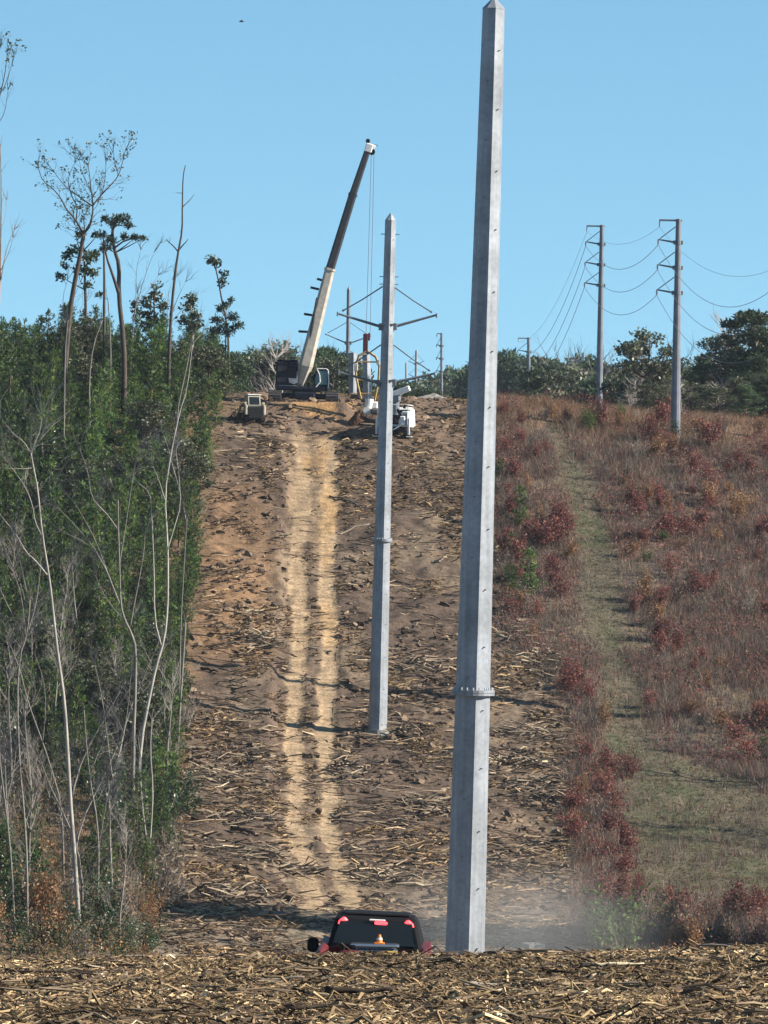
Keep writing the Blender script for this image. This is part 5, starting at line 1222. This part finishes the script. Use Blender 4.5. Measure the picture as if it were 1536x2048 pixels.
m.ngon(vv2); m.ngon(vv[::-1]); m.add(np.concatenate([vv2, vv]), np.stack([k, kk, 6 + kk, 6 + k], 1)); m.build('rear_window', M['glass'], cbp)
m = MB(); m.box((0, 2.95, 1.945), (1.22, .8, .05), bev=.02); m.build('roof', M['black'], cbp)
for s_ in (-1, 1):
    m = MB(); m.box((s_ * .615, 2.40, 1.79), (.21, .07, .13), rot=Matrix.Rotation(s_ * .75, 3, 'Y'), bev=.05); m.build('roof_lamp', M['lamp'], cbp)
    for y in (1.05, 4.75):
        a = MB(); b = MB(); wheel(a, b, (s_ * .86, y, .38), .38, .27); wo = a.build('wheel', M['rubber'], pk); b.build('rim', M['chrome'], wo)
    m = MB(); m.box((s_ * .93, -.04, .98), (.13, .06, .4), bev=.02); m.build('tail_lamp', M['maroon'], pk)
m = MB(); m.box((.09, 2.35, 1.81), (.24, .05, .06), bev=.02); m.build('brake_lamp', M['lamp'], cbp)
m = MB(); m.box((.02, 2.36, 1.86), (.30, .05, .035), bev=.012); m.build('lamp_bezel', M['white'], cbp)
m = MB(); m.box((-1.17, 3.6, 1.27), (.21, .14, .27), bev=.05); m.tube([(-1.1, 3.6, 1.2), (-.9, 3.6, 1.18)], [.035, .035], 6); m.build('wing_mirror', M['black'], pk)
m = MB(); m.box((0, -.12, .52), (1.9, .16, .2), bev=.05); m.build('rear_bumper', M['chrome'], pk)
def pkw(x, y, z): return pk.matrix_basis @ Vector((x, y, z))
def inbed(name, label, cat, x, y, z): return thing(name, label, cat, tuple(pkw(x, y, z)), math.radians(-1.5))
t = inbed('toolbox', 'silver toolbox in the pickup bed below the rear window', 'toolbox', .02, 1.85, .86)
m = MB(); m.box((0, 0, .28), (.84, .42, .52), bev=.05); m.build('body', M['chrome'], t); m = MB(); m.box((0, 0, .575), (.9, .47, .07), bev=.03); m.build('lid', M['chrome'], t); m = MB(); m.box((0, -.225, .42), (.36, .03, .14), bev=.02); m.build('latch', M['black'], t)
t = inbed('traffic_cone', 'orange traffic cone standing on the silver toolbox', 'traffic cone', .09, 1.86, 1.475); t.scale = (.72, .72, .58)
m = MB(); m.tube([(0, 0, .03), (0, 0, .28)], [.085, .03], 14); m.build('cone_body', M['orange'], t); m = MB(); m.box((0, 0, .015), (.26, .26, .03), bev=.01); m.build('foot_plate', M['orange'], t); m = MB(); m.tube([(0, 0, .12), (0, 0, .18)], [.078, .061], 14); m.build('reflective_band', M['white'], t)
t = inbed('fuel_can', 'red fuel can at the left of the pickup bed', 'fuel can', -.42, 1.1, .84)
m = MB(); m.box((0, 0, .27), (.42, .3, .54), bev=.07); m.build('body', M['red'], t); m = MB(); m.tube([(-.1, 0, .54), (-.1, 0, .62)], [.04, .04], 8); m.build('cap', M['black'], t); m = MB(); m.tube([(.14, 0, .53), (.1, 0, .62), (-.0, 0, .62), (-.04, 0, .53)], [.02, .02, .02, .02], 6); m.build('handle', M['black'], t)
t = inbed('strap_bundle', 'yellow strap bundle lying on cargo in the pickup bed', 'strap', .32, 1.35, 1.30)
t.scale = (.75, .75, .75)
m = MB()
for k in range(3): m.tube([(.15 * math.cos(a), .1 * math.sin(a), .03 * k + .02) for a in np.linspace(0, 6.28, 15)], [.025] * 15, 6, cap=False)
m.build('coil', M['yellow'], t)
t = inbed('storage_crate', 'dark crate under the yellow strap in the pickup bed', 'crate', .32, 1.35, .86)
m = MB(); m.box((0, 0, .2), (.5, .5, .4), bev=.03); m.build('body', M['black'], t); m = MB(); m.box((0, 0, .415), (.54, .54, .05), bev=.02); m.build('rim', M['black'], t)
t = inbed('sack', 'beige sack slumped at the right rear of the pickup bed', 'sack', .45, .62, .86)
n_ = 18; v = []; 
for i in range(9):
    ph = i / 8 * math.pi / 2
    for j in range(n_):
        a = j * 6.283 / n_; q = 1 + .10 * math.sin(3 * a + 1.3) + .06 * math.sin(5 * a + i)
        v.append((.30 * q * math.cos(a) * math.cos(ph) ** .6, .24 * q * math.sin(a) * math.cos(ph) ** .6, .42 * math.sin(ph)))
k = np.arange(n_); kk = (k + 1) % n_
m = MB(); m.add(np.array(v), np.concatenate([np.stack([i * n_ + k, i * n_ + kk, (i + 1) * n_ + kk, (i + 1) * n_ + k], 1) for i in range(8)])); m.build('cloth', M['sack'], t, smooth=True)
m = MB(); m.tube([(0, 0, .40), (.02, 0, .45), (.05, .01, .50)], [.04, .03, .06], 8); m.build('tied_neck', M['sack'], t)

# pale mat beyond the ridge, logs, stumps, bird
p = P(1066, 1893, 338); zb = gz(p.x, 338)
t = thing('concrete_block', 'pale concrete block right of the foot of the tallest pole', 'concrete block', (p.x, 338, p.z - .35), .25)
m = MB(); m.box((0, 0, .0), (.95, 1.6, 1.0), bev=.05); m.box((0, 0, -1.2), (1.1, 1.8, 1.4), bev=.05); m.build('block', M['concrete'], t); m = MB(); m.tube([(-.15, 0, .5), (-.15, 0, .6), (.15, 0, .6), (.15, 0, .5)], [.025] * 4, 6); m.build('lifting_loop', M['bolt'], t)
def log(px, py, L_, r, yaw, col, label, d0=328, group=None, D=None, lift=.0, name='log', cat='log'):
    p = G(px, py, d0) if D is None else P(px, py, D)
    rng = random.Random(int(px * 7 + py)); pts = []
    for i in range(8):
        t = i / 7 - .5; x = p.x + math.cos(yaw) * L_ * t; y = p.y + math.sin(yaw) * L_ * t + rng.gauss(0, .05) * L_ * .3
        pts.append(np.array([x, y, gz(x, y) + r * .7 + lift + rng.uniform(0, r)]))
    o = pts[3].copy(); m = MB(); m.tube([q - o for q in pts], [r * (1 - .45 * i / 7) * rng.uniform(.85, 1.12) for i in range(8)], 7, col)
    for k in range(rng.randint(1, 3)):
        i = rng.randint(1, 5); m.tube([pts[i] - o, pts[i] - o + np.array([rng.gauss(0, .3), rng.gauss(0, .3), .25]) * L_ * .16], [r * .45, r * .15], 5, col)
    return tag(m.build(name, M['bark'], loc=tuple(o), smooth=True), label, cat, group)
LD, LG, LP = (.055, .04, .03), (.2, .165, .13), (.52, .43, .28)
for a, b, L_, r, yw, c_, lab in [(425, 1640, 2.6, .17, .1, LD, 'dark half buried log left of the lower tracks'), (486, 1665, 1.6, .16, -.5, LD, 'short dark log beside the half buried one'), (870, 1690, 1.7, .15, .35, LD, 'dark log just left of the tallest pole low on the slope'), (700, 1645, 2.4, .09, .25, LG, 'grey branch touching the right wheel rut'), (725, 1706, 1.3, .10, .0, LP, 'short pale log right of the ruts low on the slope'), (1040, 1285, 3.6, .10, -.5, LP, 'pale peeled branch on the bank right of the tallest pole'), (1080, 1330, 3.2, .12, -.45, LP, 'thick pale branch on the bank near the red shrubs'), (1075, 1455, 1.5, .14, 1.2, LD, 'dark upright snag of wood right of the pole flange'), (1120, 1500, 1.8, .13, .9, LD, 'dark leaning root near the red shrub strip'), (1020, 1525, 5.0, .11, .03, LP, 'long pale log lying right of the tallest pole'), (1050, 1580, 3.2, .09, .15, LG, 'grey branch below the long pale log'), (790, 1455, 2.4, .10, .5, LD, 'dark branch pile piece at the foot of the armed pole'), (812, 1478, 1.6, .10, -.4, LD, 'dark forked branch right of the armed pole base'), (510, 1225, 1.6, .09, .2, LP, 'bleached branch left of the tracks halfway up'), (530, 1270, 1.2, .13, .0, LP, 'short bleached chunk left of the tracks'), (420, 1345, 1.4, .12, -.5, LD, 'dark stub at the pine edge halfway up'), (820, 1268, 1.3, .14, .1, LD, 'black chunk right of the armed pole'), (716, 905, 2.0, .15, -.3, LD, 'dark log below the truck shadow'), (690, 1000, 3.4, .07, -.8, LG, 'grey pole slanting right of the upper ruts'), (705, 1060, 3.2, .07, .7, LG, 'grey pole slanting up toward the armed pole'), (1285, 1250, 2.4, .08, .9, LD, 'dark stick leaning beside the mown path'), (640, 1300, 1.6, .08, .1, LG, 'grey branch lying between the two ruts'), (750, 1580, 2.0, .08, .3, LG, 'thin grey branch right of the ruts under the armed pole'), (400, 1500, 2.2, .09, .2, LG, 'grey branch at the pine edge low on the slope'), (930, 1780, 2.6, .10, .05, LG, 'grey log behind the tallest pole near the valley'), (560, 1560, 2.2, .09, -.3, LG, 'grey branch left of the ruts low on the slope')]:
    log(a, b, L_, r, yw, c_, lab)
for a, b, D, L_, r, yw, c_, lab in [(1228, 1958, 60, .56, .022, .06, LP, 'long pale splinter on the near mulch at the right'), (100, 1934, 64, .9, .016, .02, LD, 'dark thin stick on the near mulch at the left'), (290, 1912, 68, .9, .014, .25, LG, 'curved grey stick on the top of the near ridge'), (720, 2012, 51, .55, .03, .0, LD, 'dark wood chunk low in the near mulch'), (640, 2030, 48, .5, .02, .35, LD, 'dark slanting stick low in the near mulch'), (960, 1990, 54, .4, .016, .8, LG, 'thin leaning stick in the middle of the near mulch'), (1480, 2008, 51, .5, .018, -.25, LD, 'dark stick at the lower right corner'), (1440, 1900, 69, .5, .018, -.15, LG, 'grey stick at the right end of the ridge top'), (330, 2030, 48, .4, .014, -.4, LD, 'dark twig at the lower left'), (560, 1962, 59, .45, .015, .15, LG, 'grey twig left of the middle of the near mulch')]:
    log(a, b, L_, r, yw, c_, lab, D=D, lift=.03, name='stick', cat='stick')
m = MB(); bp = P(483, 43, 420)
pts = [(-.16, 0, 0), (-.08, 0, .01), (.02, 0, .015), (.10, 0, .01), (.15, 0, .0)]; m.tube(pts, [.01, .045, .055, .04, .012], 8)
for s_ in (-1, 1): m.add(np.array([(-.05, 0, .03), (.06, 0, .03), (.02, s_ * .16, .09), (-.03, s_ * .15, .085), (-.05, 0, .045), (.06, 0, .045), (.02, s_ * .16, .10), (-.03, s_ * .15, .095)]), [[0, 1, 2, 3], [7, 6, 5, 4], [0, 3, 7, 4], [3, 2, 6, 7], [2, 1, 5, 6]])
tag(m.build('bird', M['feather'], loc=tuple(bp)), 'tiny dark bird high in the blue sky', 'bird')

# ------------------------------------------------------------------ air
def volume_box(name, lo_, hi_, matl, label=None, cat=None):
    m = MB(); c = [(a + b) / 2 for a, b in zip(lo_, hi_)]; m.box((0, 0, 0), [b - a for a, b in zip(lo_, hi_)]); o = m.build(name, matl, loc=c); return tag(o, label, cat, kind='stuff')
vm = bpy.data.materials.new('haze_air'); vm.use_nodes = True
N = vm.node_tree.nodes; N.remove(N['Principled BSDF'])
pv = N.new('ShaderNodeVolumePrincipled'); pv.inputs['Color'].default_value = (.80, .88, 1.0, 1); pv.inputs['Density'].default_value = 0.00005; pv.inputs['Anisotropy'].default_value = .2
vm.node_tree.links.new(pv.outputs[0], N['Material Output'].inputs['Volume'])
volume_box('haze', (-4600, -420, -60), (4600, 7100, 48), vm)

dv = bpy.data.materials.new('dust_air'); dv.use_nodes = True
N = dv.node_tree.nodes; L = dv.node_tree.links; N.remove(N['Principled BSDF'])
pv = N.new('ShaderNodeVolumePrincipled'); pv.inputs['Color'].default_value = (.86, .82, .76, 1)
tcd = N.new('ShaderNodeTexCoord'); gd_ = N.new('ShaderNodeTexGradient'); gd_.gradient_type = 'SPHERICAL'; L.new(tcd.outputs['Object'], gd_.inputs[0])
nz = N.new('ShaderNodeTexNoise'); nz.inputs['Scale'].default_value = 2.0; L.new(tcd.outputs['Object'], nz.inputs['Vector'])
mu = N.new('ShaderNodeMath'); mu.operation = 'MULTIPLY'; L.new(gd_.outputs['Fac'], mu.inputs[0]); L.new(nz.outputs['Fac'], mu.inputs[1])
mv = N.new('ShaderNodeMath'); mv.operation = 'MULTIPLY'; mv.inputs[1].default_value = .042; L.new(mu.outputs[0], mv.inputs[0]); L.new(mv.outputs[0], pv.inputs['Density'])
L.new(pv.outputs[0], N['Material Output'].inputs['Volume'])
m = MB(); rows = []
for i in range(13):
    ph = -math.pi / 2 + math.pi * i / 12; rows.append(np.stack([np.cos(ph) * np.cos(np.arange(20) * 2 * math.pi / 20), np.cos(ph) * np.sin(np.arange(20) * 2 * math.pi / 20), np.full(20, math.sin(ph))], 1))
k = np.arange(20); k2 = (k + 1) % 20
m.add(np.concatenate(rows), np.concatenate([np.stack([i * 20 + k, i * 20 + k2, (i + 1) * 20 + k2, (i + 1) * 20 + k], 1) for i in range(12)]))
q = P(1030, 1850, 322); du = m.build('dust', dv, smooth=True, loc=tuple(q)); du.scale = (8.5, 16, 3.6); tag(du, kind='stuff')
